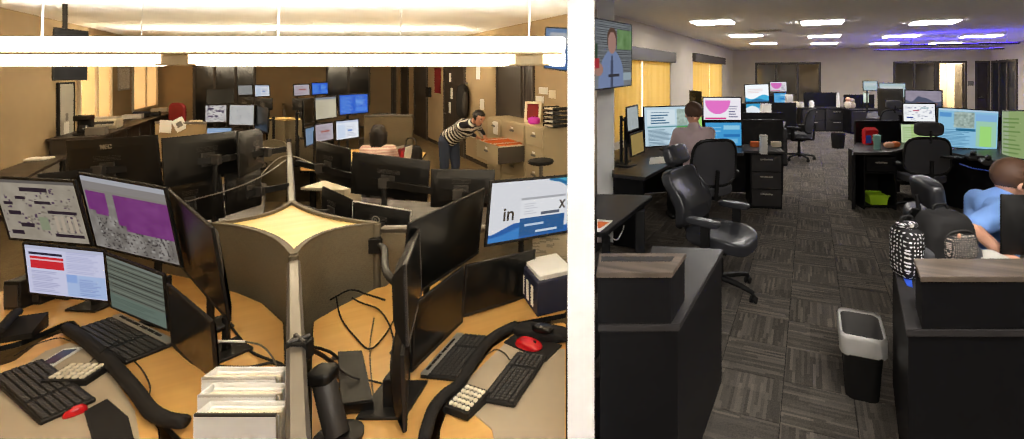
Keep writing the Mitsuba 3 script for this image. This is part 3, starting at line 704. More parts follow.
desk('keyboard_shelf', 'light wood keyboard shelf with a grey mat at the near right workstation', trayR, z=.735, cat_='shelf', legs=[u2(520, 430)[:2]])
one('desk_mat', prism(Polygon([at(*q, ZT)[:2] for q in [(506, 343), (565, 350), (565, 510), (506, 510), (492, 430), (452, 396)]]).buffer(.02).buffer(-.02), ZT, ZT + .004), 'mat_grey', 'grey writing mat on the near right keyboard shelf', 'desk mat')
bumper('curved black padded bar along the edge of the near right keyboard shelf', [(516, 325), (492, 338), (474, 360), (460, 383), (444, 396), (432, 412), (424, 440)], .765)

# ---------------------------------------------------------------- monitors of the near left workstation
c1 = Cv((176, 166, 150)).grain(0, 0, 1, 1, 16, 1)
c1.rect(0, 0, 1, .05, (110, 104, 100)).specks(.0, .1, .95, .9, 60, (90, 70, 92), 3).specks(.3, .1, .95, .85, 60, (140, 130, 118), 4)
for x, y, a in ((.3, .12, .35), (.22, .26, .12), (.45, .33, .2), (.05, .36, .12), (.08, .52, .16), (.58, .48, .36), (.2, .72, .16), (.05, .85, .16), (.6, .86, .36)): c1.rect(x, y, x + a, y + .06, (46, 34, 48))
for x in (.65, .72, .80, .88): c1.rect(x, .56, x + .04, .84, (196, 180, 160))
c1.rect(.45, .6, .56, .82, (150, 158, 130))
c2_ = Cv((152, 146, 140)).grain(0, .35, 1, 1, 40, 2).rect(0, 0, 1, .06, (196, 198, 206)).rect(0, .06, 1, .17, (158, 152, 150))
c2_.specks(.1, .55, .95, .97, 240, (66, 60, 62), 5, .008, .012).specks(.05, .5, .95, .97, 50, (176, 172, 166), 6)
PU = (136, 62, 138)
c2_.rect(.02, .20, .27, .46, PU).rect(.36, .20, 1, .62, PU).rect(.45, .60, 1, .68, PU).rect(.10, .46, .26, .52, PU).grain(.02, .2, 1, .68, 14, 3)
c4 = Cv((214, 216, 244)).rect(0, 0, 1, .07, (196, 200, 224)).rect(.04, .14, .47, .19, (40, 36, 60)).rect(.05, .21, .48, .46, (216, 40, 52)).rect(.05, .27, .48, .30, (240, 190, 200)).lines(.05, .5, .45, .95, 12, (176, 178, 214), 2).lines(.52, .05, .98, .5, 12, (186, 190, 226), 3).rect(.5, .54, .99, .98, (178, 200, 240)).lines(.66, .6, .97, .95, 9, (140, 160, 214), 4).rect(.5, .54, .64, .7, (150, 180, 236))
c5 = Cv((150, 160, 146))
for i in range(15): c5.rect(0, .06 + i * .055, 1, .06 + i * .055 + .02, ((96, 100, 92), (178, 190, 172), (70, 72, 66))[i % 3])
c5.rect(0, 0, 1, .05, (176, 186, 176)).rect(0, .72, 1, 1, (150, 172, 158)).lines(0, .74, 1, .98, 6, (128, 148, 136), 2)
m1 = monitor('monitor with a grey and violet street map at the left edge of the left workstation', [(-12, 175), (74, 182), (92, 246), (10, 241)], .53, .33, c1, desk=DZ, Y0=2.95, gain=.8)
monitor('monitor showing a map with large purple districts at the near left workstation', [(77, 174), (163, 187), (184, 270), (94, 245)], .53, .34, c2_, desk=DZ, Y0=2.85, gain=.75)
monitor('dark monitor turned sharply sideways, right end of the upper row at the near left workstation', [(164, 188), (212, 229), (227, 322), (184, 270)], .53, .34, None, desk=DZ, Y0=2.62, arm=.02)
monitor('monitor showing a white page with red bars at the near left workstation', [(21, 242), (104, 252), (110, 303), (28, 294)], .50, .30, c4, desk=DZ, Y0=2.78, gain=.95, bez=.012)
monitor('monitor showing grey-green stripes, in the middle of the lower row at the near left workstation', [(103, 254), (163, 275), (169, 333), (110, 306)], .44, .31, c5, desk=DZ, Y0=2.62, gain=.42, bez=.012)
monitor('dark greenish monitor turned sideways, right of the lower row at the near left workstation', [(163, 277), (212, 327), (214, 386), (174, 352)], .48, .31, None, desk=DZ, Y0=2.32)
keyboard('wide black keyboard with a silver strip below the striped monitor', (96, 325), (152, 355), .20, DZ, silver=True)
keyboard('slim black keyboard on the near left grey mat, beside the white phone', (17, 371), (69, 414), .16, ZM)
keypad('black programmable keypad with cream keys beside the white phone', (62, 388), (92, 369), .19, ZM)
mouse('red computer mouse at the end of the near left keyboard', (88, 410), (62, 419), ZM)
p, q = at(42, 369, ZM), at(74, 349.5, ZM); d = q - p
M = RT((p + q) / 2, math.degrees(math.atan2(d[1], d[0]))); L = np.linalg.norm(d)
t = thing('mobile_phone', 'white mobile phone lying face up on the near left grey mat', 'phone')
obj('body', bx(L, .085, .010, (0, 0, .006), .004, M), 'white_plastic', t)
obj('screen', bx(L * .76, .062, .002, (0, 0, .0115), .0008, M), 'black_gloss', t); obj('home_button', trimesh.creation.cylinder(.006, .002, sections=16).apply_transform(M @ RT((-L * .44, 0, .0115))), 'grey_light', t)
sheet('black mouse pad beside the red mouse at the near left workstation', [(84, 412), (107, 400), (128, 418), (134, 440), (92, 440)], ZM, 'black_soft', .006, 'mouse_pad', cat_='mouse pad')
# small speakers at the far left edge
t = thing('desk_speaker', 'small black desk speaker at the left edge behind the near left keyboard shelf', 'speaker')
p = u2(22, 306); obj('cabinet', bb((p[0] - .05, p[1] - .05, DZ), (p[0] + .05, p[1] + .06, DZ + .17)), 'black', t); obj('grille', bb((p[0] - .042, p[1] - .056, DZ + .02), (p[0] + .042, p[1] - .05, DZ + .15)), 'grey_dark', t)
t = thing('desk_speaker', 'second small black desk speaker, close under the white and red screen', 'speaker')
p = u2(42, 301); obj('cabinet', bb((p[0] - .05, p[1] - .05, DZ), (p[0] + .05, p[1] + .06, DZ + .12), M=None), 'black', t); obj('grille', bb((p[0] - .042, p[1] - .056, DZ + .02), (p[0] + .042, p[1] - .05, DZ + .10)), 'grey_dark', t)
t = thing('desk_phone', 'black desk phone at the left edge in front of the small speakers', 'phone')
p = u2(22, 335); M = RT(p, 25)
obj('base', hull([(x, y, z) for x in (-.07, .07) for y, z in ((-.07, .0), (-.07, .03), (.07, 0), (.07, .08))]).apply_transform(M), 'black', t)
obj('handset', tube(curve([M[:3, :3] @ V(-.05, y, z) + p for y, z in ((-.07, .065), (-.04, .075), (.04, .105), (.07, .105))], 5), .022, 8), 'black_soft', t, True)
# ring binders at the front
bl = [('white ring binder nearest the spine partition end, rear one of three', 0.0), ('white ring binder between two others at the bottom of the left-hand room', .09), ('frontmost white ring binder with a dark cover edge', .18)]
for i, (lab, dy) in enumerate(bl):
    a = aty(202 - 4 * i, 386, 1.80 - dy); x0, x1 = a[0], a[0] + .275; y = 1.80 - dy; z1 = .995 - .005 * i
    t = thing('ring_binder', lab, 'ring binder', 'white ring binders standing in a row')
    for s in (0, 1): obj('cover', bb((x0, y + s * .066, DZ), (x1, y + .005 + s * .066, z1 + .012), .002), 'white_plastic', t)
    obj('cover_edge', bb((x0, y - .001, z1 + .004), (x1, y + .007, z1 + .0145), .001), 'grey_dark' if i == 2 else 'grey_light', t)
    obj('spine', bb((x0 - .004, y, DZ), (x0, y + .071, z1 + .012), .0015), 'white_plastic', t)
    for k_ in range(4): obj('page_block', bb((x0 + .012, y + .009 + .0135 * k_, DZ + .008), (x1 - .006 - .004 * (k_ % 2), y + .0205 + .0135 * k_, z1 - .006 * ((k_ * 2) % 3)), .001), 'paper' if k_ % 2 else 'cream', t)
    obj('ring_clasp', cat([tube([V(x0 + .02 + .035 * math.sin(a), y + .036 + .02 * math.cos(a), z1 - .03 + .0 * a) for a in np.linspace(0, 3, 8)], .002, 5)]), 'steel', t)
# ---------------------------------------------------------------- near right workstation
cx = Cv((228, 230, 236), 120, 76)
cx.poly(lambda x, y: (y > .78 + .10 * np.sin(x * 6.5 + 1.9)) & (y > .72), (30, 96, 172)).poly(lambda x, y: (y > .84 + .08 * np.sin(x * 6.0 + 1.5)) & (x < .36), (56, 132, 206)).poly(lambda x, y: (x > .70) & (y < .20 * (x - .70) / .3 + .02 * np.sin(x * 20)), (24, 110, 160)).poly(lambda x, y: (x > .8) & (y < .10 * (x - .8) / .2), (70, 170, 200))
cx.rect(.36, .30, .93, .34, (176, 178, 184)).rect(.36, .34, .93, .66, (236, 238, 242)).lines(.4, .38, .6, .6, 5, (200, 202, 210), 1).rect(.62, .585, .86, .625, (92, 100, 116)).rect(.36, .66, .93, .96, (34, 92, 150)).rect(.42, .76, .66, .80, (196, 214, 236)).rect(.56, .90, .84, .93, (214, 226, 240))
MX, q_ = fit([(492, 183), (574, 172), (570, 234), (483, 246)], .56, .36, Y0=3.05); sx_ = math.exp(q_[6])
tx = monitor('bright monitor showing a white and blue slide with large grey letters', None, .56 * sx_, .36 * sx_, cx, M=MX, desk=DZ)
for s_, x_, z_ in (('in', -.205, -.055), ('x', .198, -.02)):
    l_ = meshkit.text_mesh(s_, .070, .001, bold=True); l_.apply_translation([0, 0, 0])
    obj('letters', tm(tm(l_, RT((x_, .0022, z_), 0, 90)), MX), 'grey_dark', tx, False, label=f'grey letters {s_}')
monitor('large dark monitor left of the bright slide, upper one at the near right workstation', [(408, 226), (489, 184), (475, 258), (403, 304)], .56, .36, None, desk=DZ, Y0=2.72, frame='black')
monitor('black monitor seen edge on, upper one beside the centre shelf at the near right workstation', None, .53, .33, None, M=RT((-.936, 2.195, 1.20), 107, -2, 2), thick=.07, frame='grey_dark')
ek = [k for k in labels if labels[k].get('label', '').startswith('black monitor seen edge on, upper')][0]
obj('arm', tube(curve([V(-1.0, 2.18, 1.18), V(-1.12, 2.30, 1.20), V(-1.35, 2.75, 1.14), V(rt_[0] + .03, rt_[1] - .03, .98)], 6), .018, 8), 'black', ek, True, label='long curved black arm')
obj('arm_clamp', bx(.08, .08, .10, (rt_[0] + .01, rt_[1] - .02, .98)), 'black', ek)
monitor('dark monitor above the silver keyboard, lower row at the near right workstation', [(414, 305), (466, 265), (462, 323), (413, 372)], .46, .30, None, desk=DZ, Y0=2.48)
monitor('dark monitor under the bright slide, lower row at the near right workstation', [(466, 266), (538, 249), (530, 297), (462, 318)], .48, .29, None, desk=DZ, Y0=2.9)
monitor('black monitor seen edge on, lower one standing in front of the cables', None, .46, .30, None, M=RT((-.92, 2.08, .90), 112, -2, 1), thick=.055)
ek = [k for k in labels if labels[k].get('label', '').startswith('black monitor seen edge on, lower')][0]
obj('stand', bb((-1.0, 2.02, DZ + .002), (-.955, 2.14, .86)), 'black', ek); obj('foot', bb((-1.08, 1.96, DZ + .001), (-.88, 2.20, DZ + .014)), 'black', ek)
keyboard('wide black keyboard with a silver strip at the near right workstation', (440, 381), (475, 338), .20, DZ, silver=True)
keyboard('slim black keyboard on the grey mat of the near right keyboard shelf', (497, 406), (532, 357), .16, ZM)
keypad('black programmable keypad with cream keys beside the near right keyboard', (455, 401), (480, 410), .15, ZM, 5, 5)
sheet('black mouse pad under the red mouse at the near right workstation', [(504, 343), (520, 331), (562, 346), (546, 362)], ZM, 'black_soft', .006, 'mouse_pad', cat_='mouse pad')
mouse('red computer mouse on the black pad at the near right workstation', (517, 342), (541, 350), ZM + .006)
one('palm_rest', sq(.16, .055, .03, .6, M=RT(at(542, 332, .76), -14)), 'black_soft', 'padded black palm rest behind the right-hand red mouse', 'palm rest', smooth=True)
t = thing('computer_mouse', 'dark blue-black mouse lying on the black palm rest at the near right workstation', 'computer mouse')
obj('shell', sq(.06, .035, .022, .8, M=RT(at(543, 328, .80), -20)), 'black_gloss', t, True); obj('wheel', bx(.014, .007, .01, M=RT(at(541, 327, .822), -20)), 'grey', t)
# rack of binders and pinned papers beyond
B0 = aty(548, 275, 2.98)
t = thing('file_rack', 'dark blue file rack with white labels right of the dark lower monitor', 'file rack')
MB = RT((B0[0], 3.0, DZ), -62)
obj('case', bb((-.17, -.13, 0), (.17, .13, .20), .006, MB), 'blue_dark' if 'blue_dark' in scene else mat('blue_dark', (30, 34, 54), .5), t)
for i in range(3): obj('label', bb((-.12 + i * .09, -.134, .03), (-.08 + i * .09, -.1302, .15), .001, MB), 'paper', t, label='white label strip')
obj('paper_stack', bb((-.15, -.11, .20), (.15, .11, .225), .002, MB), 'paper', t, label='white papers lying on top')
pmat('newsprint', lambda p, n, uv: mix(L3((196, 180, 146)), L3((150, 138, 116)), (cell_rand(dr.floor(p.z * 90), dr.floor(p.x * 14)) > .45) & (cell_rand(dr.floor(p.x * 7), dr.floor(p.z * 9)) > .35) & True) if False else mix(L3((204, 188, 154)), L3((150, 138, 116)), dr.select(cell_rand(dr.floor(p.z * 95), dr.floor(p.x * 22)) > .55, 0.75, 0.0) * dr.select(cell_rand(dr.floor(p.x * 9), dr.floor(p.z * 11), 4) > .3, 1.0, 0.1)), .8, .2)
x0 = aty(531, 240, 3.2)[0]
for i, (a, b, z0, z1) in enumerate([(0, .14, .80, 1.09), (.12, .25, .74, 1.10)]):
    one('notice_sheet', bb((x0 + a, 3.255 - .008 * i, z0), (x0 + b, 3.258 - .008 * i, z1), .0005), 'newsprint', ('large printed sheet on the partition behind the blue file rack', 'printed sheet at the right end of the partition, against the white wall')[i], 'paper')
# switch box, pole and cables on the right desk
P4 = [at(*q, DZ + .05)[:2] for q in [(338, 351), (362, 350), (373, 400), (341, 404)]]
t = thing('switch_box', 'flat black switch box lying on the near right desk beside the spine partition', 'switch box')
obj('case', prism(Polygon(P4), DZ + .002, DZ + .05, .004), 'black', t)
obj('front_panel', prism(Polygon([at(*q, DZ + .045)[:2] for q in [(339.5, 398), (372, 395), (373.5, 402), (341, 405.5)]]), DZ + .006, DZ + .045), 'black_gloss', t)
for k_ in range(4): 
    p = at(337, 358 + 9 * k_, DZ + .03); obj('plug', bx(.05, .018, .018, p), 'grey_dark', t)
t = thing('monitor_pole', 'thick dark grey monitor pole leaning beside the black switch box', 'pole')
pa, pb_ = aty(323, 377, 1.93), aty(338, 440, 1.86)
obj('tube', tube([pa, (pa + pb_) / 2, V(pb_[0], pb_[1], DZ + .01)], .042, 16), 'grey_dark', t, True)
obj('cap', sq(.05, .05, .03, .6, M=RT(pa + V(0, 0, .01))), 'black', t, True)
obj('base', lathe([(0, 0), (.09, 0), (.09, .015), (0, .02)], 20, (pb_[0], pb_[1], DZ)), 'black', t)
hz = lambda u, v, z=DZ + .008: at(u, v, z)
cg = 'loose cables on the near right desk'
cable('black cable looping from the fabric panel to the edge-on monitors', [hz(336, 296), hz(341, 318), hz(356, 338), hz(370, 349), hz(385, 335), hz(395, 318)])
cable('black cable curving under the centre shelf on the near right desk', [hz(352, 298), hz(362, 303), hz(378, 309), hz(388, 322), hz(394, 340)])
cable('black cable from the switch box to the edge-on monitors', [hz(330, 360), hz(350, 376, .80), hz(372, 381), hz(392, 386)])
cable('thin brown cable running down the near right desk from the loop to the front', [hz(374, 318), hz(370, 345), hz(372, 385), hz(378, 412)], .0025, 'fabric_edge')
cable('bundle of black plugs hanging from the rail clamp to the switch box', [at(306, 350, 1.05), at(316, 352, .98), at(326, 358, .9), at(337, 366, .78)], .008)
cable('second black cable from the rail clamp to the switch box', [at(306, 346, 1.06), at(318, 348, 1.0), at(330, 352, .9), at(338, 358, .79)], .006)
cable('black cable under the far rim of the near right desk by the fabric panel', [hz(330, 300), hz(350, 290), hz(366, 294), hz(385, 300)], .005)
cable('black cable from the dark sideways monitors to the spine partition', [hz(226, 320), hz(240, 338), hz(252, 352), hz(270, 360), hz(284, 367), hz(288, 395)], .006)
cable('black cable lying across the near left desk towards the spine partition', [hz(214, 366), hz(230, 367), hz(250, 367), hz(270, 363), hz(282, 366)], .006)
one('stylus', tube([at(208, 341, .86), at(245, 341.5, .86)], .006, 8), 'white_plastic', 'white rod sticking out from the greenish sideways monitor', 'rod', smooth=True)
cable('thin brown cable leading on from the white rod', [at(245, 341.5, .86), at(262, 346, .82), at(274, 360, .76), hz(279, 378), hz(280, 398)], .0035, 'fabric_edge')
cable('thin black cable from the rear left keyboard over the padded bar', [hz(118, 352, .76), hz(135, 362), hz(146, 376), hz(150, 392, .8), hz(140, 410)], .0025)
cable('thin black cable from the keypad across the near left shelf', [at(90, 362, ZM + .01), at(104, 350, ZM + .06), at(112, 345, .81), hz(120, 338)], .0025)
cable('thin black cable from the speakers across the left edge of the near left desk', [at(14, 356, ZM + .01), at(34, 345, ZM + .01), at(58, 338, ZM + .01), at(70, 341, ZM + .01)], .0025)
cable('thin black cable between the right-hand keyboards', [hz(478, 362, .80), at(494, 350, ZM + .01), at(504, 353, ZM + .01), at(510, 360, ZM + .012)], .0025)
# ---------------------------------------------------------------- left room: the next pods, seen from behind
deskC = [(-3.9, 3.55), (-2.35, 3.9), (-2.05, 4.9), (-3.6, 5.5), (-4.6, 4.6)]
def rectdesk(name, label, pts, legs=True, top='wood_top', z=DZ):
    P = [V(*q) for q in pts]; c = sum(P) / len(P)
    return desk(name, label, P, z=z, top=top, legs=[(c + (q - c) * .82) for q in P] if legs else ())
onL = lambda u, lat: (lambda d: d * lat / (d @ L1[:2]))(V((u - CX) / F, 1.0))     # plan point of the left room at a pixel column and a lateral position
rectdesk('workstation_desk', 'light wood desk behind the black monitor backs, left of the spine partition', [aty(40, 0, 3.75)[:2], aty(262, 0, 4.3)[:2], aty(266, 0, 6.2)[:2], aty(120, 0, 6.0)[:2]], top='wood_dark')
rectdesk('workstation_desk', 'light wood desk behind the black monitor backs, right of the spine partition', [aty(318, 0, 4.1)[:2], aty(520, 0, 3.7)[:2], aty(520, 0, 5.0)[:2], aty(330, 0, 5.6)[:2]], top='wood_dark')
G1 = 'black monitors seen from behind, left of the spine partition'; G2 = 'black monitors seen from behind, right of the spine partition'
bk = dict(back=True, body='black', arm=-.0, desk=None)
def back_monitor(label, px, w, h, Y0, group, **k):
    M, q = fit(px, w, h, True, Y0); w, h = w * math.exp(q[6]), h * math.exp(q[6])
    t = monitor(label, None, w, h, None, True, M=M, group=group, thick=.06, **k)
    c = M[:3, :3] @ V(0, .06, -.03) + M[:3, 3]; n = M[:3, 1].copy(); n[2] = 0; n /= np.linalg.norm(n)
    return t, c, n, M
la = []
lst = [('black monitor back with silver NEC lettering, leftmost of the upper row', [(67, 139), (159, 136), (163, 188), (75, 198)], .66, .40, 3.9, 'NEC'),
       ('black monitor back in the middle of the upper row, right of the NEC one', [(160, 138), (234, 131), (238, 175), (164, 188)], .60, .38, 4.15, None),
       ('black monitor back at the right end of the upper row, beside the spine partition', [(235, 133), (258, 127), (260, 170), (239, 176)], .5, .33, 4.5, None),
       ('black monitor back at the left of the lower row, above the purple map', [(106, 192), (170, 181), (172, 224), (112, 236)], .56, .36, 3.95, None),
       ('black monitor back in the middle of the lower row', [(172, 183), (222, 174), (225, 216), (175, 226)], .54, .36, 4.2, None),
       ('black monitor back at the right of the lower row, beside the spine partition', [(223, 174), (258, 168), (260, 206), (226, 215)], .5, .34, 4.45, None)]
for lab, px, w, h, Y0, lg in lst: la.append(back_monitor(lab, px, w, h, Y0, G1, logo=lg, frame='black'))
lb2 = []
lst2 = [('narrow black monitor back turned sideways, left end of the upper row on the right', [(318, 140), (351, 149), (352, 188), (319, 178)], .5, .34, 4.7, None),
        ('wide glossy black monitor back right in front of the seated woman', [(352, 151), (431, 163), (428, 200), (352, 192)], .62, .36, 4.3, None),
        ('black monitor back at the right end of the upper row, below the man in stripes', [(432, 170), (496, 168), (493, 208), (431, 206)], .56, .34, 4.0, None),
        ('black monitor back at the left of the lower row on the right', [(324, 186), (353, 200), (353, 232), (324, 216)], .48, .30, 4.5, None),
        ('black monitor back with white trim and a round silver emblem, in the lower row', [(353, 201), (412, 212), (410, 243), (353, 232)], .52, .32, 4.15, None)]
for i, (lab, px, w, h, Y0, lg) in enumerate(lst2): lb2.append(back_monitor(lab, px, w, h, Y0, G2, logo=lg, white_edge=(i == 4)))
t_, c_, n_, M_ = lb2[4]
em = M_ @ RT((.02, .062, .05), 0, 90)
obj('emblem', tm(trimesh.creation.torus(.032, .004, 24, 8), em), 'silver', t_, label='round silver emblem with a letter D')
dm = meshkit.text_mesh('D', .03, .002, bold=True); dm.apply_translation(-dm.bounds.mean(0)); obj('emblem_letter', tm(tm(dm, RT((0, 0, 0), 0, 90)), M_ @ RT((.02, .066, .05), 180)), 'silver', t_, False)
# curved mounting rails that carry them, with posts to the desk
def mount(label, rows, ends, group):
    t = thing('monitor_mount', label, 'monitor mount', group)
    for cs_ in rows:
        pts = [c + n * .07 + V(0, 0, .01) for _, c, n, _ in cs_]
        a = pts[0] + (pts[0] - pts[1]) * .45; b = pts[-1] + (pts[-1] - pts[-2]) * .45
        obj('rail', ribbon(curve([a] + pts + [b], 5), .055, .02), 'black', t)
        for p, (_, c, n, _) in zip(pts, cs_):
            obj('bracket', tube([c, p], .022, 8), 'grey_dark', t)
            obj('clamp', bx(.09, .05, .085, p + n * .0, M=None), 'grey_dark', t)
    for p in ends: obj('post', tube([V(p[0], p[1], DZ + .003), p], .024, 10), 'black', t)
    for p in ends: obj('foot', lathe([(0, 0), (.09, 0), (.085, .014), (0, .016)], 20, (p[0], p[1], DZ)), 'black', t)
pt = lambda e: e[1] + e[2] * .07
mount('black two-rail monitor mount behind the NEC monitor row', [la[:3], la[3:]], [(pt(la[1]) + V(0, 0, .02)), pt(la[0]) + V(0, 0, .02)], 'black monitor mounts of the middle pods')
mount('black two-rail monitor mount behind the monitors in front of the seated woman', [lb2[:3], lb2[3:]], [(pt(lb2[1]) + V(0, 0, .02)), pt(lb2[2]) + V(0, 0, .02)], 'black monitor mounts of the middle pods')
cable('pale cable sagging along the black monitor backs on the left', [aty(172, 206, 3.9), aty(200, 198, 3.95), aty(232, 189, 4.0), aty(262, 176, 4.2), aty(286, 160, 5.5)], .006, 'grey')
cable('thin pale cable crossing the rounded cross partition to the right', [aty(258, 178, 5.2), aty(276, 160, 5.4), aty(292, 156, 5.4), aty(318, 166, 5.1)], .006, 'grey_light')
one('paper_tray', bx(.46, .32, .03, (0, 0, 0), M=RT(aty(331, 186, 5.2), -10)), 'cream', 'cream paper tray on the desk right of the silver-topped spine', 'tray')
one('document_box', bx(.22, .26, .20, (0, 0, 0), M=RT(at(344, 196, .84), -8)), 'cream', 'small cream box beside the cream tray under the monitor backs', 'box')

# ---------------------------------------------------------------- far workstations with lit screens
blue = Cv((36, 96, 206)).lines(.04, .08, .5, .95, 12, (96, 156, 236), 3).lines(.55, .08, .98, .6, 8, (120, 176, 244), 4).rect(.55, .66, .95, .9, (70, 130, 226))
pale = Cv((226, 216, 190)).rect(0, 0, 1, .1, (150, 160, 170)).lines(.06, .2, .5, .95, 9, (206, 196, 160), 1).rect(.6, .2, .95, .9, (236, 226, 196))
white = Cv((236, 240, 248)).rect(0, 0, 1, .12, (196, 206, 226)).rect(.05, .2, .4, .95, (206, 220, 240)).lines(.45, .2, .95, .9, 8, (176, 186, 206), 2).rect(.5, .5, .7, .6, (120, 150, 210))
rose = Cv((206, 196, 206)).lines(.05, .08, .95, .95, 12, (170, 150, 160), 5).rect(.3, .4, .8, .5, (190, 110, 100))
mapc = Cv((222, 218, 214)).specks(.0, .0, 1, 1, 90, (60, 50, 80), 2, .03, .03).rect(.1, .15, .4, .25, (54, 44, 76)).rect(.5, .3, .9, .38, (70, 50, 90)).rect(.1, .6, .35, .7, (90, 60, 100))
mapd = Cv((206, 206, 204)).specks(0, 0, 1, 1, 200, (130, 130, 136), 3, .012, .012).specks(0, .1, .9, .9, 40, (90, 96, 120), 4)
lblue = Cv((150, 186, 226)).lines(.02, .1, .9, .9, 5, (190, 210, 236), 3)
GE = 'lit screens at the right-hand far workstation'
far = [('pale yellow screen, upper left at the right-hand far workstation', [(315, 97), (337, 95), (337, 118), (315, 121)], pale, 7.6, .75),
       ('bright blue screen, upper right at the right-hand far workstation', [(338, 95), (370, 92), (368, 113), (339, 116)], blue, 7.4, 1.1),
       ('narrow bluish screen turned sideways, lower left at the right-hand far workstation', [(305, 128), (315, 126), (315, 144), (306, 147)], lblue, 7.4, .55),
       ('rose-grey screen, lower middle at the right-hand far workstation', [(315, 125), (334, 121), (334, 140), (315, 143)], rose, 7.4, .8),
       ('white screen with a pale blue column, lower right at the right-hand far workstation', [(335, 121), (360, 118), (359, 138), (336, 141)], white, 7.3, 1.1),
       ('small white screen behind the pale yellow one, farther down the room', [(293, 85), (310, 84), (310, 95), (294, 96)], rose, 12.5, .8),
       ('small blue screen at the farthest workstation, right of the small white screen', [(311, 83), (329, 82), (328, 94), (312, 95)], blue, 12.5, 1.1),
       ('small grey screen at the farthest left workstation', [(237, 86), (253, 85), (253, 94), (238, 95)], mapd, 12.5, .5),
       ('small white screen at the farthest left workstation, right of the grey one', [(254, 84), (270, 86), (270, 96), (255, 97)], white, 12.3, .9),
       ('white map screen with violet blocks, left at the left-hand far workstation', [(204, 105), (227, 104), (227, 123), (205, 123)], mapc, 8.2, .9),
       ('white street map screen, right at the left-hand far workstation', [(228, 104), (255, 104), (254, 127), (229, 125)], mapd, 7.8, .9),
       ('thin pale blue screen below the violet map screen', [(204, 128), (233, 130), (233, 140), (205, 138)], lblue, 8.0, .8)]
rectdesk('workstation_desk', 'light wood desk of the right-hand far workstation', [aty(300, 0, 7.0)[:2], aty(412, 0, 6.9)[:2], aty(426, 0, 8.6)[:2], aty(380, 0, 9.2)[:2], aty(302, 0, 8.4)[:2]])
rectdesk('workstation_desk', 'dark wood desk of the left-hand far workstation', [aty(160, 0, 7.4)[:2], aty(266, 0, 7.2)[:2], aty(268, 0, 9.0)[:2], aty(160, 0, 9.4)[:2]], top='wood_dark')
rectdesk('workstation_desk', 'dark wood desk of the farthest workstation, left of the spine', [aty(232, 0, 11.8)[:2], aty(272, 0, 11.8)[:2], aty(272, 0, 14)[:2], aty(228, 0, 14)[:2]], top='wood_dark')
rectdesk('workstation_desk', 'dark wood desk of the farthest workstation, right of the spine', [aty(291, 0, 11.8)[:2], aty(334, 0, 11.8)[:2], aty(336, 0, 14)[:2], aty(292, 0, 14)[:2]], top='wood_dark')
for lab, px, cv, Y0, g in far: monitor(lab, px, .54, .36, cv, Y0=Y0, gain=g, desk=DZ, arm=.12, bez=.02, group=None)
for lab, px, Y0 in (('dark monitor turned sideways right of the white street map', [(255, 104), (268, 109), (268, 134), (255, 128)], 7.6), ('dark sideways monitor left of the pale yellow screen', [(304, 100), (314, 97), (314, 122), (304, 126)], 7.4), ('dark monitor back above the violet map screen', [(206, 90), (234, 89), (234, 103), (207, 104)], 8.4)):
    monitor(lab, px, .5, .34, None, Y0=Y0, desk=DZ, arm=.12)
for i, (u, v, Y, lab) in enumerate(((246, 103, 11.9, 'dark monitor back at the farthest left workstation, below the small grey screen'), (264, 104, 11.9, 'second dark monitor back at the farthest left workstation'), (302, 104, 11.9, 'dark monitor back at the farthest right workstation'))):
    monitor(lab, None, .42, .30, None, True, M=RT(aty(u, v, Y), 175 + 8 * i), desk=None)
    obj('stand', bb(aty(u, v, Y) + V(-.05, -.04, -(H - (v - CY) / F * Y) + DZ), aty(u, v, Y) + V(.05, .02, -.14)), 'black', 'monitor' if False else [k for k in labels if labels[k].get('label') == lab][0])
# curved fabric screen and files beside the seated woman
partition('curved-topped fabric screen behind the seated woman', aty(364, 0, 9.3)[:2], aty(413, 0, 9.4)[:2], 1.34, group=None)
fl = thing('file_sorter', 'row of white and red file folders standing on the desk right of the seated woman', 'file sorter')
for i in range(7):
    a = aty(388 + 3.1 * i, 0, 7.5)
    obj('folder', tm(bb((-.006, -.11, 0), (.008, .11, .27 - .03 * (i % 3)), .002), RT((a[0], a[1], DZ + .01), -20 + 3 * i, 0, 8)), ['paper', 'white_plastic', 'cream', 'grey_light', 'red_cloth', 'red_gloss', 'paper'][i], fl)
obj('tray', bb((aty(386, 0, 7.5)[0], 7.36, DZ), (aty(410, 0, 7.5)[0], 7.62, DZ + .02)), 'black', fl)
bg = thing('handbag', 'black handbag standing on the desk beside the red folders', 'bag')
p = aty(411, 0, 7.7); b_ = sq(.17, .09, .13, .5, .6); b_.vertices[:, 0] *= 1 - .9 * np.clip(b_.vertices[:, 2], 0, 1)
obj('body', tm(b_, RT((p[0], p[1], DZ + .13))), 'black_soft', bg, True)
obj('handle', tube(curve([V(p[0] + x, p[1], DZ + z) for x, z in ((-.09, .22), (-.06, .36), (.06, .36), (.09, .22))]), .010, 8), 'black', bg, True)
one('paper_stack', bx(.30, .22, .03, (0, 0, .016), M=RT(at(405, 153, DZ), -15)), 'paper', 'small white paper stack on the desk in front of the black handbag', 'paper')
# ---------------------------------------------------------------- left side of the left room
cz = 1.02
zc_ = lambda u, v, lat: H - (v - CY) / F * onL(u, lat)[1]
ct = thing('wall_counter', 'long dark counter along the left wall under the orange blinds', 'counter')
t0, t1 = 12.3, 19.6
obj('worktop', hull([PL(a, t, z) for a in (-3.38, -2.72) for t in (t0, t1) for z in (cz - .04, cz)]), 'wood_dark', ct)
for k_ in range(7):
    a0, a1 = t0 + .08 + k_ * (t1 - t0) / 7, t0 + .02 + (k_ + 1) * (t1 - t0) / 7
    b_ = obj('cabinet', hull([PL(a, t, z) for a in (-3.36, -2.82) for t in (a0, a1) for z in (.06, cz - .04)]), 'bronze', ct)
    obj('door', hull([PL(a, t, z) for a in (-2.82, -2.80) for t in (a0 + .04, a1 - .04) for z in (.1, cz - .08)]), 'wood_dark', b_)
def onC(u, lat=-3.05, z=cz): p = onL(u, lat); return V(p[0], p[1], z)
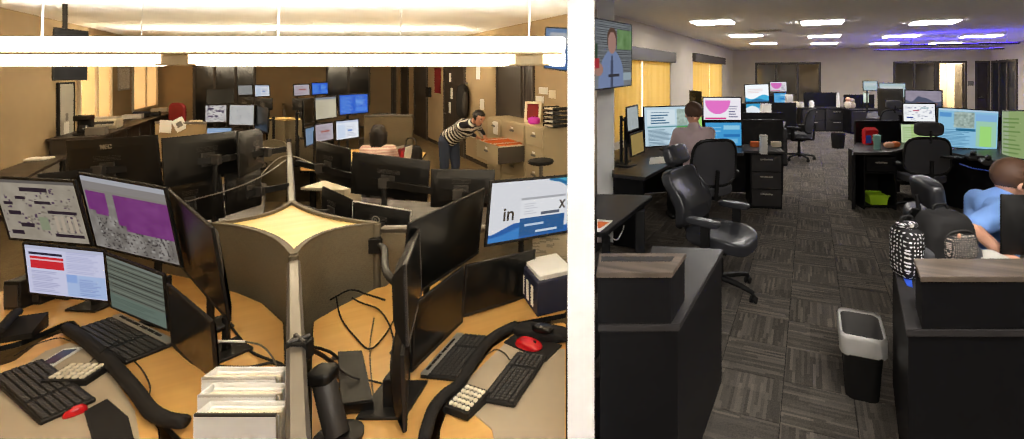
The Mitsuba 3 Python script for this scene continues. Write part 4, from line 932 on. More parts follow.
pr = thing('printer', 'cream printer on the counter under the orange blinds', 'printer'); p = onC(105); Mq = RT(p, YAW_L)
obj('body', bx(.46, .42, .20, (0, 0, .102), .03, Mq), 'cream', pr); obj('paper_tray', bx(.36, .16, .02, (0, -.27, .09), .005, Mq), 'grey_light', pr); obj('lid', bx(.40, .34, .04, (0, .02, .215), .01, Mq), 'grey_light', pr); obj('slot', bx(.34, .01, .05, (0, -.207, .13), M=Mq), 'grey_dark', pr)
cm = thing('coffee_maker', 'black coffee maker on the counter left of the cream printer', 'coffee maker'); p = onC(84); Mq = RT(p, YAW_L)
obj('base', bx(.22, .30, .04, (0, 0, .022), .01, Mq), 'black', cm); obj('column', bx(.20, .10, .30, (0, .10, .18), .02, Mq), 'black', cm); obj('head', bx(.22, .28, .10, (0, 0, .31), .02, Mq), 'black_gloss', cm); obj('jug', lathe([(0, 0), (.07, 0), (.08, .06), (.06, .14), (0, .14)], 20, M=Mq @ RT((0, -.04, .043))), 'glass_dark', cm, True)
tl = thing('desk_telephone', 'dark telephone on the counter in front of the second orange blind', 'telephone'); p = onC(141); Mq = RT(p, YAW_L)
obj('base', bx(.30, .26, .09, (0, 0, .046), .03, Mq), 'black', tl); obj('handset', sq(.16, .05, .04, .7, M=Mq @ RT((0, .02, .12))), 'blue_dark', tl, True)
one('paper_stack', bx(.35, .30, .10, (0, 0, .052), M=RT(onC(133, -3.15), YAW_L)), 'paper', 'white paper stack standing against the second orange blind', 'paper')
one('small_box', bx(.26, .2, .14, (0, 0, .072), M=RT(onC(97, -2.85), YAW_L)), 'grey', 'small grey box at the front of the counter before the cream printer', 'box')
for i, (u, m_, lab) in enumerate(((151, 'black', 'dark tray on the counter behind the telephone'), (160, 'grey_light', 'pale paper tray on the counter before the red bag'), (166, 'cream', 'cream tray at the far end of the counter'))):
    one('paper_tray', bx(.34, .30, .10, (0, 0, .052), M=RT(onC(u, -2.95 - .1 * (i % 2)), YAW_L)), m_, lab, 'tray')
rb_ = thing('red_bag', 'dark red bag on the far end of the counter', 'bag'); p = onC(173, -3.1); Mq = RT(p, YAW_L)
obj('body', sq(.34, .2, .17, .5, M=Mq @ RT((0, 0, .17))), 'red_cloth', rb_, True); obj('handle', tm(tube(curve([(-.14, 0, .3), (-.1, 0, .42), (.1, 0, .42), (.14, 0, .3)]), .014, 8), Mq), 'red_cloth', rb_, True)
# red chair, papers on a low panel
rc = thing('office_chair', 'chair with a rounded dark red back at the end of the counter', 'chair'); p = aty(189, 0, 12.0); Mq = RT((p[0], p[1], 0), -20)
chair_base(rc, Mq, .5); obj('seat', sq(.27, .26, .06, .5, M=Mq @ RT((0, 0, .5))), 'red_cloth', rc, True)
obj('backrest', sq(.30, .06, .30, .5, .6, M=Mq @ RT((0, -.24, 1.12))), 'red_cloth', rc, True); obj('back_bracket', tm(tube([(0, -.1, .46), (0, -.3, .6), (0, -.28, 1.0)], .022, 8), Mq), 'black', rc)
pn_a, pn_b = aty(156, 0, 7.1), aty(206, 0, 7.0)
partition('low beige partition hung with paper sheets behind the middle monitor backs', pn_a[:2], pn_b[:2], 1.44, 'wall_panel', group=None)
for i, (u0, u1, v0, v1, rot, lab) in enumerate(((159, 172, 119, 134, 4, 'white paper sheet pinned at the left of the low beige partition'), (173, 186, 117, 132, -28, 'tilted paper sheet with a picture pinned in the middle of the low beige partition'), (189, 203, 119, 131, 0, 'cream paper sheet pinned at the right of the low beige partition'))):
    c = aty((u0 + u1) / 2, (v0 + v1) / 2, 7.01); w_, h_ = (u1 - u0) / F * 7.0 * .9, (v1 - v0) / F * 7.0 * .85
    ps = one('paper_sheet', bx(w_, .003, h_, (0, 0, 0), .0006, RT(c - V(0, .0, 0), 2, 0, rot)), 'paper' if i < 2 else 'cream', lab, 'paper')
    if i == 1: obj('picture', bx(w_ * .5, .001, h_ * .4, (0, -.0022, 0), .0003, RT(c, 2, 0, rot)), 'grey', ps)
    if i == 2: obj('picture', bx(w_ * .7, .001, h_ * .6, (0, -.0022, 0), .0003, RT(c, 2, 0, rot)), 'mat_grey', ps)
# wall things: whiteboard, picture, screens on brackets
def board(label, W, u0, u1, z0, z1, face='cream', frame='black', name='notice_board', cat_='notice board', d=.03):
    a, b = span(W, u0, u1); t = thing(name, label, cat_)
    obj('frame', rails(W, a, b, z0, z1, .035, .002, d + .012), frame, t); obj('surface', W.box(a + .02, b - .02, z0 + .02, z1 - .02, .003, d), face, t)
    return t, a, b
bt_, a, b = board('tall narrow whiteboard in a black frame on the left wall', WLL, 56, 72, .72, 1.98, 'grey_light')
obj('note', WLL.box(a + .25, a + .5, 1.0, 1.24, .0302, .033), 'paper', bt_); obj('note', WLL.box(a + .34, a + .46, 1.26, 1.4, .0302, .033), 'grey', bt_)
board('framed pale picture on the wall panel between the orange blinds', WLL, 116, 128, 1.72, 2.30, 'paper', 'grey_light', 'framed_picture', 'picture')
tvn = Cv((40, 40, 42)).grain(0, 0, 1, 1, 20, 5).rect(.1, .15, .9, .5, (96, 92, 86)).rect(.2, .6, .8, .8, (60, 60, 62))
def hung_tv(label, px, w, h, Y0, cv, gain, drop=True, **k):
    M, q = fit(px, w, h, False, Y0); w, h = w * math.exp(q[6]), h * math.exp(q[6])
    t = monitor(label, None, w, h, cv, M=M, name='television', cat_='television', gain=gain, thick=.06)
    c = M[:3, 3] + M[:3, 1] * .07
    return t, c, M
t, c, M = hung_tv('dark television hung from the ceiling in the left corner above the whiteboard', [(55, 26), (89, 33), (87, 78), (53, 82)], .85, .95, 6.6, tvn, .7)
obj('ceiling_pole', tube([c, V(c[0], c[1], CEIL_L)], .025, 10), 'black', t); obj('bracket', bx(.2, .08, .2, c), 'black', t)
tvm = Cv((120, 150, 190)).grain(0, 0, 1, 1, 30, 8, 7).rect(0, .5, 1, 1, (70, 120, 190)).grain(0, .5, 1, 1, 20, 3).rect(.1, .1, .6, .4, (196, 200, 206))
t, c, M = hung_tv('television with a blue picture hung at the right end of the left-hand room', [(545, 33), (590, 24), (590, 80), (543, 61)], .9, .56, 5.6, tvm, .8)
obj('ceiling_pole', tube([c, V(c[0], c[1], CEIL_L)], .025, 10), 'black', t); obj('bracket', bx(.2, .08, .2, c), 'black', t)
# small desk with drawers at the left edge
sd_ = thing('side_desk', 'small desk with white drawers against the left wall at the edge of the room', 'desk')
P = [PL(-3.37, 8.2, .76), PL(-2.78, 8.2, .76), PL(-2.86, 9.7, .76), PL(-3.05, 12.1, .76), PL(-3.37, 12.1, .76)]
obj('top', prism([q[:2] for q in P], .72, .76), 'wood_dark', sd_)
pc = sum(P) / 5; 
q = at(49, 158, .76); Mq = RT((q[0] - .15, q[1] + .12, 0), YAW_L + 90)
dr_ = obj('drawer_unit', bx(.42, .40, .68, (0, 0, .37), M=RT((q[0] - .18, q[1] - .05, 0), 25)), 'grey_light', sd_)
for k_ in range(3): obj('drawer', bx(.36, .02, .19, (0, -.205, .15 + .22 * k_), M=RT((q[0] - .18, q[1] - .05, 0), 25)), 'white_plastic', dr_)
for q in (P[1], P[3]): obj('leg', bx(.05, .05, .72, (pc[0] + (q[0] - pc[0]) * .85, pc[1] + (q[1] - pc[1]) * .85, .36)), 'black', sd_)
one('paper_stack', bx(.40, .28, .03, (0, 0, .016), M=RT(at(32, 160, .76), 20)), 'paper', 'white papers lying on the small desk at the left wall', 'paper')
one('paper_cup', lathe([(0, 0), (.035, 0), (.045, .12), (.04, .12), (.03, .01), (0, .01)], 20, at(24, 154, .762)), 'cream', 'cream paper cup on the small desk at the left wall', 'cup', smooth=True)
one('crumpled_bag', sq(.12, .10, .09, .8, M=RT(at(15, 156, .76) + V(0, 0, .09))), 'cream', 'crumpled cream bag on the small desk beside the cup', 'bag', smooth=True)
# ---------------------------------------------------------------- right side of the left room: filing cabinets
fc = 3.24
def fcab(label, t0, t1, z1=1.30, open_=None):
    t = thing('filing_cabinet', label, 'filing cabinet', 'putty filing cabinets along the right wall')
    obj('body', hull([PL(a, q, z) for a in (fc, 3.66) for q in (t0, t1) for z in (.03, z1)]), 'putty', t)
    obj('plinth', hull([PL(a, q, z) for a in (fc + .03, 3.66) for q in (t0 + .02, t1 - .02) for z in (0, .03)]), 'grey_dark', t)
    n = 4; hh = (z1 - .06) / n
    for i in range(n):
        za, zb_ = .05 + hh * i + .008, .05 + hh * (i + 1) - .008
        out = .46 if i == open_ else 0.0
        d = obj('drawer', hull([PL(a, q, z) for a in (fc - .02 - out, fc - .001 - out) for q in (t0 + .015, t1 - .015) for z in (za, zb_)]), 'putty', t)
        m_ = (t0 + t1) / 2
        obj('handle', hull([PL(a, q, z) for a in (fc - .035 - out, fc - .021 - out) for q in (m_ - .08, m_ + .08) for z in ((za + zb_) / 2, (za + zb_) / 2 + .03)]), 'steel', d)
        obj('label_holder', hull([PL(a, q, z) for a in (fc - .024 - out, fc - .021 - out) for q in (m_ - .05, m_ + .05) for z in ((za + zb_) / 2 + .045, (za + zb_) / 2 + .075)]), 'paper', d)
        if out:
            for q in (t0 + .03, t1 - .04): obj('drawer_side', hull([PL(a, q + e, z) for a in (fc - out, fc) for e in (0, .012) for z in (za, zb_ - .03)]), 'bronze', d)
            obj('drawer_floor', hull([PL(a, q, z) for a in (fc - out, fc) for q in (t0 + .03, t1 - .03) for z in (za, za + .01)]), 'bronze', d)
            for k_ in range(26):
                q = t0 + .06 + k_ * (t1 - t0 - .12) / 26
                obj('folder', hull([PL(a, q + e, z) for a in (fc - out + .01, fc - .02) for e in (0, .006) for z in (za + .012, zb_ - .005 + .012 * (k_ % 3))]), 'orange' if k_ % 5 else 'cream', d, False)
    return t
fcab('putty filing cabinet with its upper drawer pulled out full of orange folders', 7.42, 8.45, open_=2)
fcab('putty filing cabinet nearer the viewpoint with all drawers shut, under the letter trays', 6.72, 7.38)
fcab('putty filing cabinet behind the open one, by the brown door', 8.49, 9.2)
one('notice_sheet', hull([PL(a, q, z) for a in (fc - .024, fc - .0215) for q in (8.62, 8.86) for z in (1.0, 1.24)]), 'paper', 'white notice taped to the farthest putty filing cabinet', 'paper', smooth=False)
onF = lambda u, lat, z=1.301: V(*onL(u, lat), z)
fp = thing('framed_picture', 'cream framed picture with a dark red centre standing on the filing cabinets', 'picture'); p = onF(532, 3.45); Mq = RT(p, -12, -8)
obj('frame', tm(ring(.30, .36, .045, .03), Mq @ RT((0, 0, .185))), 'cream', fp); obj('print', bx(.22, .012, .28, (0, .018, .185), M=Mq), 'red_cloth', fp)
mg = one('magenta_box', sq(.10, .06, .06, .6, M=RT(onF(534, 3.36) + V(0, 0, .062), -20)), 'magenta', 'bright magenta pouch on the filing cabinets in front of the framed picture', 'pouch', smooth=True)
lt_ = thing('letter_trays', 'stack of black letter trays full of papers on the filing cabinets', 'letter trays'); p = onF(556, 3.44); Mq = RT(p, YAW_L - 90)
for k_ in range(5):
    obj('tray', cat([bx(.34, .28, .006, (0, 0, .02 + .065 * k_), M=Mq)] + [bx(.006, .28, .05, (s * .167, 0, .04 + .065 * k_), M=Mq) for s in (-1, 1)]), 'black', lt_)
    obj('papers', bx(.29, .25, .02, (0, -.01, .036 + .065 * k_), M=Mq), 'paper' if k_ % 2 else 'cream', lt_)
for i, (u0, u1, z0, z1, m_, lab) in enumerate(((539, 548, 1.78, 1.9, 'paper', 'upper white notice on the right wall above the letter trays'), (549, 556, 1.72, 1.86, 'cream', 'cream notice on the right wall above the letter trays, right of the white one'), (536, 544, 1.62, 1.74, 'paper', 'lower white notice on the right wall behind the framed picture'))):
    a, b = span(WLR, u0, u1); one('notice_sheet', WLR.box(a, b, z0, z1, .002, .006), m_, lab, 'paper')
st = thing('stool', 'tall round dark stool in front of the near filing cabinet', 'stool'); p = aty(541, 160, 6.5)
obj('seat', sq(.17, .17, .04, .6, 1, M=RT((p[0], p[1], .95))), 'black_soft', st, True); obj('pole', tube([(p[0], p[1], .05), (p[0], p[1], .93)], .025, 10), 'steel', st)
for k_ in range(4): obj('foot', tube([V(p[0], p[1], .07), V(p[0] + .22 * math.cos(k_ * 1.57 + .4), p[1] + .22 * math.sin(k_ * 1.57 + .4), .02)], .02, 8), 'black', st)
# doors wear papers, a hanging coat, a red sign
a, b = span(WLR, 449, 462)
for i, (s_, z0, z1, lab) in enumerate(((.12, 1.9, 2.15, 'upper white sheet on the dark door behind the man in stripes'), (.28, 1.45, 1.75, 'middle white sheet on the dark door behind the man in stripes'), (.10, 1.05, 1.35, 'lowest white sheet on the dark door behind the man in stripes'))):
    one('notice_sheet', WLR.box(a + s_, a + s_ + .2, z0, z1, .0302, .034), 'paper', lab, 'paper')
a, b = span(WLR, 435, 441); one('wall_sign', WLR.box(a, b, 1.55, 2.3, .002, .02), 'red_cloth', 'tall dark red sign on the beige wall between two dark doors', 'sign')
a, b = span(WLR, 463, 473); m_ = (a + b) / 2
co = thing('coat', 'dark coat hanging on the wall beside the dark door with papers', 'coat')
v = sq(.24, .10, .42, .7, n=4); v.vertices[:, 0] *= 1 - .25 * v.vertices[:, 2]; v.vertices[:, 1] += .03 * np.sin(v.vertices[:, 0] * 40)
v.apply_transform(WLR.M(m_, 1.45, .13)); v.fix_normals(); obj('body', v, 'black_soft', co, True)
k2 = sq(.07, .07, .3, .8); k2.apply_transform(WLR.M(m_ + .22, 1.4, .14) @ RT((0, 0, 0), 0, 0, 10)); obj('sleeve', k2, 'grey_dark', co, True)
obj('hook', WLR.box(m_ - .02, m_ + .02, 1.86, 1.92, .002, .06), 'steel', co)
a, b = span(WLR, 476, 488)
for i, (s_, z0, z1, lab) in enumerate(((.02, 2.0, 2.3, 'white sheet high on the beige wall left of the brown door'), (.3, 1.3, 1.55, 'small pale notice on the beige wall beside the hanging coat'))):
    one('notice_sheet', WLR.box(a + s_, a + s_ + .28, z0, z1, .002, .006), 'paper', lab, 'paper')
t = one('wall_phone', WLR.box(WLR.s(428), WLR.s(431.5), 1.4, 1.7, .002, .07), 'black', 'dark wall telephone on the beige wall right of the first dark door', 'telephone')
# far stretch: dark bags and boxes on top of the fabric screen and under the far window
one('backpack', sq(.36, .2, .24, .6, M=RT((*aty(384, 0, 9.6)[:2], 1.10))), 'black_soft', 'dark bundle lying behind the curved-topped fabric screen', 'bag', smooth=True)
obj('stand', bb(V(*aty(384, 0, 9.6)[:2], 0) + V(-.4, -.2, 0), V(*aty(384, 0, 9.6)[:2], .87) + V(.4, .2, 0)), 'wood_dark', thing('side_table', 'dark side table behind the curved-topped fabric screen', 'table'))
# ---------------------------------------------------------------- right room
DR = ZR + .75
yawR2 = YAW_R                                        # local y along the room's long axis
def plan(*p): return [V(*q) for q in p]
# near left counter with a raised ledge
def counter(label, body, ledge, slot, grommet=None):
    t = thing('reception_counter', label, 'counter', None)
    P = Polygon(body)
    obj('body', prism(P.buffer(-.008), ZR, DR - .03), 'laminate', t)
    obj('worktop', prism(P, DR - .03, DR, .004), 'laminate_edge', t)
    k = obj('ledge_box', prism(Polygon(ledge), DR + .002, DR + .185), 'laminate', t)
    obj('ledge_top', prism(Polygon(ledge).buffer(.006, join_style=2), DR + .185, DR + .207, .004), 'laminate_grain', t, label='brown wood-grain ledge top')
    if slot: obj('inset_strip', prism(Polygon(slot), DR + .2071, DR + .2095), 'laminate_edge', t)
    return t
counter('black counter with a raised wood-grain ledge at the left foreground of the right-hand room', [(-.088, 1.91), (.236, 1.91), (.588, 2.73), (.188, 2.78), (.06, 2.14), (-.085, 2.14)], [(-.088, 1.912), (.203, 1.912), (.284, 2.11), (-.086, 2.11)], [(-.08, 2.02), (.215, 2.02), (.235, 2.07), (-.08, 2.07)])
counter('black counter with a raised wood-grain ledge at the right foreground of the right-hand room', [(1.115, 1.87), (2.1, 1.87), (2.2, 2.36), (1.78, 2.56), (1.535, 2.72)], [(1.178, 1.873), (2.08, 1.873), (2.15, 2.05), (1.262, 2.05)], None)
one('blue_sticker', prism([at(*q, DR)[:2] for q in [(903, 278), (911, 277), (913, 288), (907, 286)]], DR + .001, DR + .003), 'blue', 'small blue card lying on the left edge of the right foreground counter', 'card')
# desk behind it on the left, with an orange sheet
t = desk('side_desk', 'dark desk with a black leg behind the left foreground counter', [at(653, 195, DR), at(597, 238, DR), at(596.5, 194, DR)], z=DR, top='laminate_edge', edge='laminate')
obj('leg', bb((*(at(640, 205, DR)[:2] - V(.035, .03)), ZR + .001), (*(at(640, 205, DR)[:2] + V(.035, .03)), DR - .04)), 'black', t)
obj('leg', bb((*(at(606, 212, DR)[:2] - V(.03, .03)), ZR + .001), (*(at(606, 212, DR)[:2] + V(.03, .03)), DR - .04)), 'black', t)
os_ = sheet('orange printed sheet with a white border on the dark desk at the left', [(597, 219.5), (613, 221), (600, 232), (597, 232)], DR + .001, 'paper')
obj('print', prism([at(*q, DR)[:2] for q in [(597.5, 222), (609, 223), (600, 229), (597.5, 229)]], DR + .004, DR + .005), 'orange', os_)
cable('white cable hanging under the dark desk at the left', [at(606, 232, DR - .05), at(616, 240, DR - .16), at(622, 232, DR - .12), at(624, 226, DR - .04)], .004, 'white_plastic')
struct('trim_1', bb((*(aty(597, 0, 4.95)[:2]), ZR), (aty(614, 0, 4.95)[0], 5.25, CEIL)), 'white_paint', label='white pilaster at the end of the dividing wall')
tvc = Cv((150, 156, 160), 100, 70)
for i in range(22): tvc.rect(0, .02 + i * .036, 1, .02 + i * .036 + .012, (96, 100, 104))
tvc.grain(0, 0, 1, 1, 14, 4).rect(0, 0, .12, 1, (96, 104, 100)).rect(.0, .35, .18, .75, (60, 84, 60)).rect(.62, .1, 1, .42, (130, 170, 110)).grain(.62, .1, 1, .42, 30, 5)
tvc.poly(lambda x, y: ((x - .50) / .30) ** 2 + ((y - .95) / .52) ** 2 < 1, (150, 170, 214)).poly(lambda x, y: ((x - .5) / .035) ** 2 + ((y - .8) / .3) ** 2 < 1, (90, 100, 130)).poly(lambda x, y: ((x - .50) / .115) ** 2 + ((y - .27) / .19) ** 2 < 1, (112, 84, 70)).poly(lambda x, y: ((x - .50) / .095) ** 2 + ((y - .32) / .17) ** 2 < 1, (206, 160, 146)).poly(lambda x, y: ((x - .2) / .10) ** 2 + ((y - .72) / .10) ** 2 < 1, (204, 156, 140)).rect(.08, .56, .22, .70, (206, 60, 70)).rect(.42, .80, .68, .84, (70, 70, 80)).rect(.78, .78, 1, .92, (190, 210, 220))
MT, q = fit([(588, 16.5), (633, 24), (631, 86), (588, 91.5)], 1.0, .62, Y0=4.5, wY=30); s_ = math.exp(q[6])
t = monitor('television showing a person in a light blue shirt, on the white pilaster', None, 1.0 * s_, .62 * s_, tvc, M=MT, name='television', cat_='television', gain=.62, bez=.012)
c = MT[:3, 3] + MT[:3, 1] * .05; obj('wall_bracket', tube([c, V(aty(608, 0, 4.95)[0], 4.96, c[2])], .03, 8), 'black', t)

# ---- chairs
task_chair('reclined black leather office chair beside the aisle at the left', (.80, 3.86, ZR), -126, 'leather', .43, .46, 20, rot=10)
# ---- left row of workstations
def station_desk(label, pts, z=DR, panels=(), mods=True):
    P = [V(*q) for q in pts]
    k = thing('workstation_desk', label, 'desk')
    obj('top', prism(Polygon([tuple(q) for q in P]), z - .035, z, .004), 'laminate_edge', k)
    for (a, b, zt) in panels:
        a, b = V(*a), V(*b); d = (b - a) / np.linalg.norm(b - a); n = V(-d[1], d[0]) * .02
        obj('privacy_panel', prism(Polygon([a - n, b - n, b + n, a + n]), ZR + .02, zt), 'laminate', k)
    return k
def pedestal(parent, c, w, d, h, yaw, rows, shelf=False):
    M = RT((c[0], c[1], ZR), yaw)
    if shelf:
        k = obj('pedestal', tm(cat([bx(w, .02, h, (0, d / 2 - .01, h / 2)), bx(.02, d, h, (-w / 2 + .01, 0, h / 2)), bx(.02, d, h, (w / 2 - .01, 0, h / 2)), bx(w - .04, d - .02, .02, (0, 0, .04)), bx(w - .04, d - .02, .02, (0, 0, h - .24)), bx(w - .04, d - .02, .02, (0, 0, h - .01))]), M), 'laminate', parent)
        dr_ = obj('drawer', bx(w - .05, .02, .19, (0, -d / 2 - .008, h - .125), M=M), 'laminate', k); obj('handle', bx(.14, .02, .016, (0, -d / 2 - .028, h - .10), M=M), 'silver', k)
        return M
    k = obj('pedestal', bx(w, d, h, (0, 0, h / 2), M=M), 'laminate', parent)
    hh = (h - .04) / rows
    for i in range(rows):
        obj('drawer', bx(w - .03, .02, hh - .012, (0, -d / 2 - .011, .03 + hh * (i + .5)), M=M), 'laminate_edge', k)
        obj('handle', bx(.16, .02, .016, (0, -d / 2 - .03, .03 + hh * (i + .72)), M=M), 'silver', k)
    return M
fp_ = lambda u, Y: V((u - CX) / F * Y, Y)
s1 = station_desk('black desk of the seated man at the left', [fp_(612, 4.75), fp_(645, 4.6), fp_(668, 5.2), fp_(700, 6.0), fp_(744, 6.0), fp_(741, 6.75), fp_(640, 6.9), fp_(614, 6.2)], panels=[(fp_(624, 6.85), fp_(700, 7.15), ZR + 1.12), (fp_(702, 7.1), fp_(783, 6.85), ZR + 1.08), (fp_(614, 4.85), fp_(644, 4.72), DR - .04)])
pedestal(s1, fp_(763, 6.45), .40, .52, .71, -8, 3)
obj('pedestal_top', tm(bx(.62, .60, .03, (-.08, .0, .735)), RT((*fp_(763, 6.42), ZR), -8)), 'laminate_edge', s1)
W1 = Cv((200, 226, 240)).rect(.04, .06, .52, .46, (226, 242, 250)).lines(.1, .1, .46, .44, 5, (80, 120, 150), 3).rect(.55, .06, .8, .5, (170, 190, 180)).grain(.55, .06, .8, .5, 40, 6, 3).rect(.80, .0, 1, 1, (170, 232, 120)).rect(.04, .5, .78, .54, (110, 160, 170)).lines(.05, .56, .5, .98, 12, (110, 140, 160), 5).rect(.54, .6, .78, .95, (186, 214, 230)).rect(.54, .52, .86, .58, (90, 170, 90))
pink = Cv((246, 242, 250)).poly(lambda x, y: ((x - .38) / .34) ** 2 + ((y - .12) / .62) ** 2 < 1, (236, 120, 206)).rect(0, 0, 1, .12, (250, 248, 252)).lines(.68, .3, .95, .9, 5, (120, 120, 150), 3).rect(.04, .9, .6, .97, (220, 60, 140))
bl2 = Cv((70, 164, 224)).lines(.04, .1, .5, .9, 5, (130, 200, 240), 3).rect(.5, .12, .96, .3, (150, 214, 244)).rect(.5, .5, .96, .62, (40, 120, 190)).rect(.55, .7, .9, .9, (120, 196, 236))
wv = Cv((240, 246, 250)).poly(lambda x, y: y > .72 + .12 * np.sin(x * 6), (60, 170, 214)).lines(.1, .2, .9, .5, 3, (226, 196, 190), 2).poly(lambda x, y: y > .88 + .06 * np.sin(x * 7 + 1), (30, 110, 160))
wv2 = Cv((236, 244, 250)).poly(lambda x, y: y < .3 - .16 * np.sin(x * 6), (50, 160, 206)).rect(.3, .7, .75, .9, (40, 150, 200))
gr = Cv((196, 206, 206)).grain(0, 0, 1, 1, 18, 3, 5)
yl = Cv((206, 176, 104)).grain(0, 0, 1, 1, 16, 5, 6)
monitor('large bright curved screen of green and pale blue pages in front of the seated man', [(642.5, 107), (702.5, 104), (703.5, 145), (645.5, 147)], .86, .50, W1, Y0=6.1, desk=DR, gain=1.0, bez=.014)
monitor('small pale screen, upper one at the left end of the seated man\'s desk', [(626.5, 107), (638.5, 104.5), (639, 128), (627.5, 133)], .34, .30, gr, Y0=5.3, desk=DR, gain=.75)
monitor('small yellow-lit screen, lower one at the left end of the seated man\'s desk', [(630, 135), (643.5, 130), (645, 151), (631.5, 158)], .34, .28, yl, Y0=5.1, desk=DR, gain=.55)
monitor('white screen with a large pink half disc, upper right of the seated man', [(702, 96.5), (742, 97), (742, 121), (703, 121)], .54, .33, pink, Y0=6.55, desk=DR, gain=1.1)
monitor('blue screen, lower right of the seated man', [(704, 121.5), (742.5, 121.5), (742.5, 147), (705, 147)], .54, .34, bl2, Y0=6.45, desk=DR, gain=1.0, yaw0=0)
monitor('dark monitor back left of the pink chart screen', [(690, 90), (702, 92), (702, 108), (690, 106)], .34, .3, None, True, Y0=7.6, desk=None)
obj('post', bb((*(fp_(696, 7.66) - V(.02, .02)), ZR + .002), (*(fp_(696, 7.66) + V(.02, .02)), 1.85)), 'black', [k for k in labels if labels[k].get('label', '').startswith('dark monitor back left of the pink')][0])
sheet('white paper on the desk in front of the large curved screen', [(650, 158), (665, 156.5), (667, 163), (649, 164.5)], DR + .001)
keyboard('black keyboard on the seated man\'s desk', (672, 157), (694, 155), .15, DR + .001)
s2 = station_desk('black desk of the second workstation in the left row', [fp_(738, 8.9), fp_(784, 8.9), fp_(786, 9.9), fp_(741, 10.2)], panels=[(fp_(741, 10.25), fp_(770, 10.3), ZR + 1.1), (fp_(742, 8.85), fp_(783, 8.8), ZR + 1.02)])
pedestal(s2, fp_(774, 9.3), .40, .5, .70, -8, 3)
monitor('white screen with a blue wave, upper one at the second left workstation', [(744, 85), (769, 83), (770, 102), (745, 103)], .50, .38, wv, Y0=9.4, desk=DR, gain=1.25)
monitor('white and blue screen, lower one at the second left workstation', [(745, 103.5), (770, 102.5), (770, 118), (746, 119)], .50, .32, wv2, Y0=9.3, desk=DR, gain=1.1)
s3 = station_desk('black desk of the third workstation in the left row', [fp_(768, 12.6), fp_(796, 12.6), fp_(797, 13.8), fp_(769, 13.8)], panels=[(fp_(768, 13.9), fp_(790, 13.9), ZR + 1.1), (fp_(770, 12.55), fp_(796, 12.5), ZR + .98)])
obj('pedestal', prism(Polygon([fp_(785, 12.7), fp_(796, 12.7), fp_(797, 13.5), fp_(786, 13.5)]), ZR + .002, DR - .04), 'laminate', s3)
monitor('small screen with a pink chart, upper one at the third left workstation', [(769.5, 81.5), (787, 81.5), (787, 91.5), (770, 92)], .50, .30, pink, Y0=13.2, desk=DR, gain=.9)
monitor('small blue screen, lower one at the third left workstation', [(773, 93), (787, 92.5), (787, 103.5), (774, 104)], .42, .32, bl2, Y0=13.1, desk=DR, gain=1.0)
tb = thing('tissue_box', 'tall white box standing on the pedestal right of the seated man', 'box'); p = at(763.5, 154, DR); obj('body', bb((p[0] - .04, p[1] - .04, DR + .001), (p[0] + .04, p[1] + .04, DR + .22)), 'white_plastic', tb); obj('lid', bb((p[0] - .042, p[1] - .042, DR + .22), (p[0] + .042, p[1] + .042, DR + .235)), 'grey_light', tb)
for u, m_, lab, nm in ((755, 'orange', 'small orange box on the pedestal left of the tall white box', 'small_box'), (776, 'cream', 'small cream box on the pedestal right of the tall white box', 'small_box')):
    p = fp_(u, 6.52); one(nm, bb((p[0] - .06, p[1] - .04, DR + .001), (p[0] + .06, p[1] + .04, DR + .07)), m_, lab, 'box')
for u, Y, lab in ((768, 8.92, 'white tissue box on the panel of the second left workstation'), (791, 12.75, 'white upright box on the third left workstation')):
    p = fp_(u, Y); z0 = DR + .001; one('white_box', bb((p[0] - .09, p[1] + .08, z0), (p[0] + .09, p[1] + .22, z0 + .42)), 'white_plastic', lab, 'box')
task_chair('grey mesh chair in which the man in a pink shirt sits', (.945, 5.28, ZR), 12, 'mesh', .47, .50, 8, head=False, rot=0)
task_chair('black mesh chair pulled out at the second left workstation', (*fp_(799, 9.7), ZR), 50, 'mesh', .47, .48, 8, head=False)
# ---- far credenzas
t = thing('credenza', 'long low black credenza with four drawers in front of the glazed far doors', 'credenza')
Mc = RT((*fp_(821.5, 14.6), ZR), 0); obj('body', bx(1.44, .5, .68, (0, 0, .345), M=Mc), 'laminate', t); obj('top', bx(1.48, .54, .03, (0, 0, .70), M=Mc), 'laminate_edge', t)
for i in range(2):
    for j in range(2):
        d = obj('drawer', bx(.66, .02, .30, (-.35 + .70 * i, -.261, .18 + .32 * j), M=Mc), 'laminate_edge', t); obj('handle', bx(.22, .02, .02, (-.35 + .70 * i, -.281, .27 + .32 * j), M=Mc), 'silver', d)
obj('back_panel', bx(1.1, .03, .44, (.1, .24, .93), M=Mc), 'laminate', t)
t = thing('credenza', 'second low black credenza, right of the four-drawer one', 'credenza')
Mc2 = RT((*fp_(863, 14.0), ZR), 0); obj('body', bx(.95, .5, .68, (0, 0, .345), M=Mc2), 'laminate', t); obj('top', bx(.99, .54, .03, (0, 0, .70), M=Mc2), 'laminate_edge', t); obj('back_panel', bx(.9, .03, .40, (-.0, .24, .91), M=Mc2), 'laminate', t)
for i in range(2): obj('door', bx(.45, .02, .6, (-.235 + .47 * i, -.261, .36), M=Mc2), 'laminate_edge', t)
zt_ = ZR + .716
for u, r, h, m_, lab, nm in ((793.5, .09, .18, 'cream', 'cream jar at the left end of the four-drawer credenza', 'jar'), (801, .09, .16, 'grey_light', 'pale jar on the four-drawer credenza, right of the cream one', 'jar'), (811.5, .08, .20, 'white_plastic', 'white jar in the middle of the four-drawer credenza', 'jar'), (838, .055, .44, 'white_plastic', 'tall white cylinder at the right end of the four-drawer credenza', 'canister')):
    p = fp_(u if u > 798 else 800 - 4, 14.5); one(nm, lathe([(0, 0), (r, 0), (r, h * .8), (r * .7, h * .86), (r * .7, h), (0, h)], 18, (p[0], p[1], zt_ + .001)), m_, lab, 'container', smooth=30)
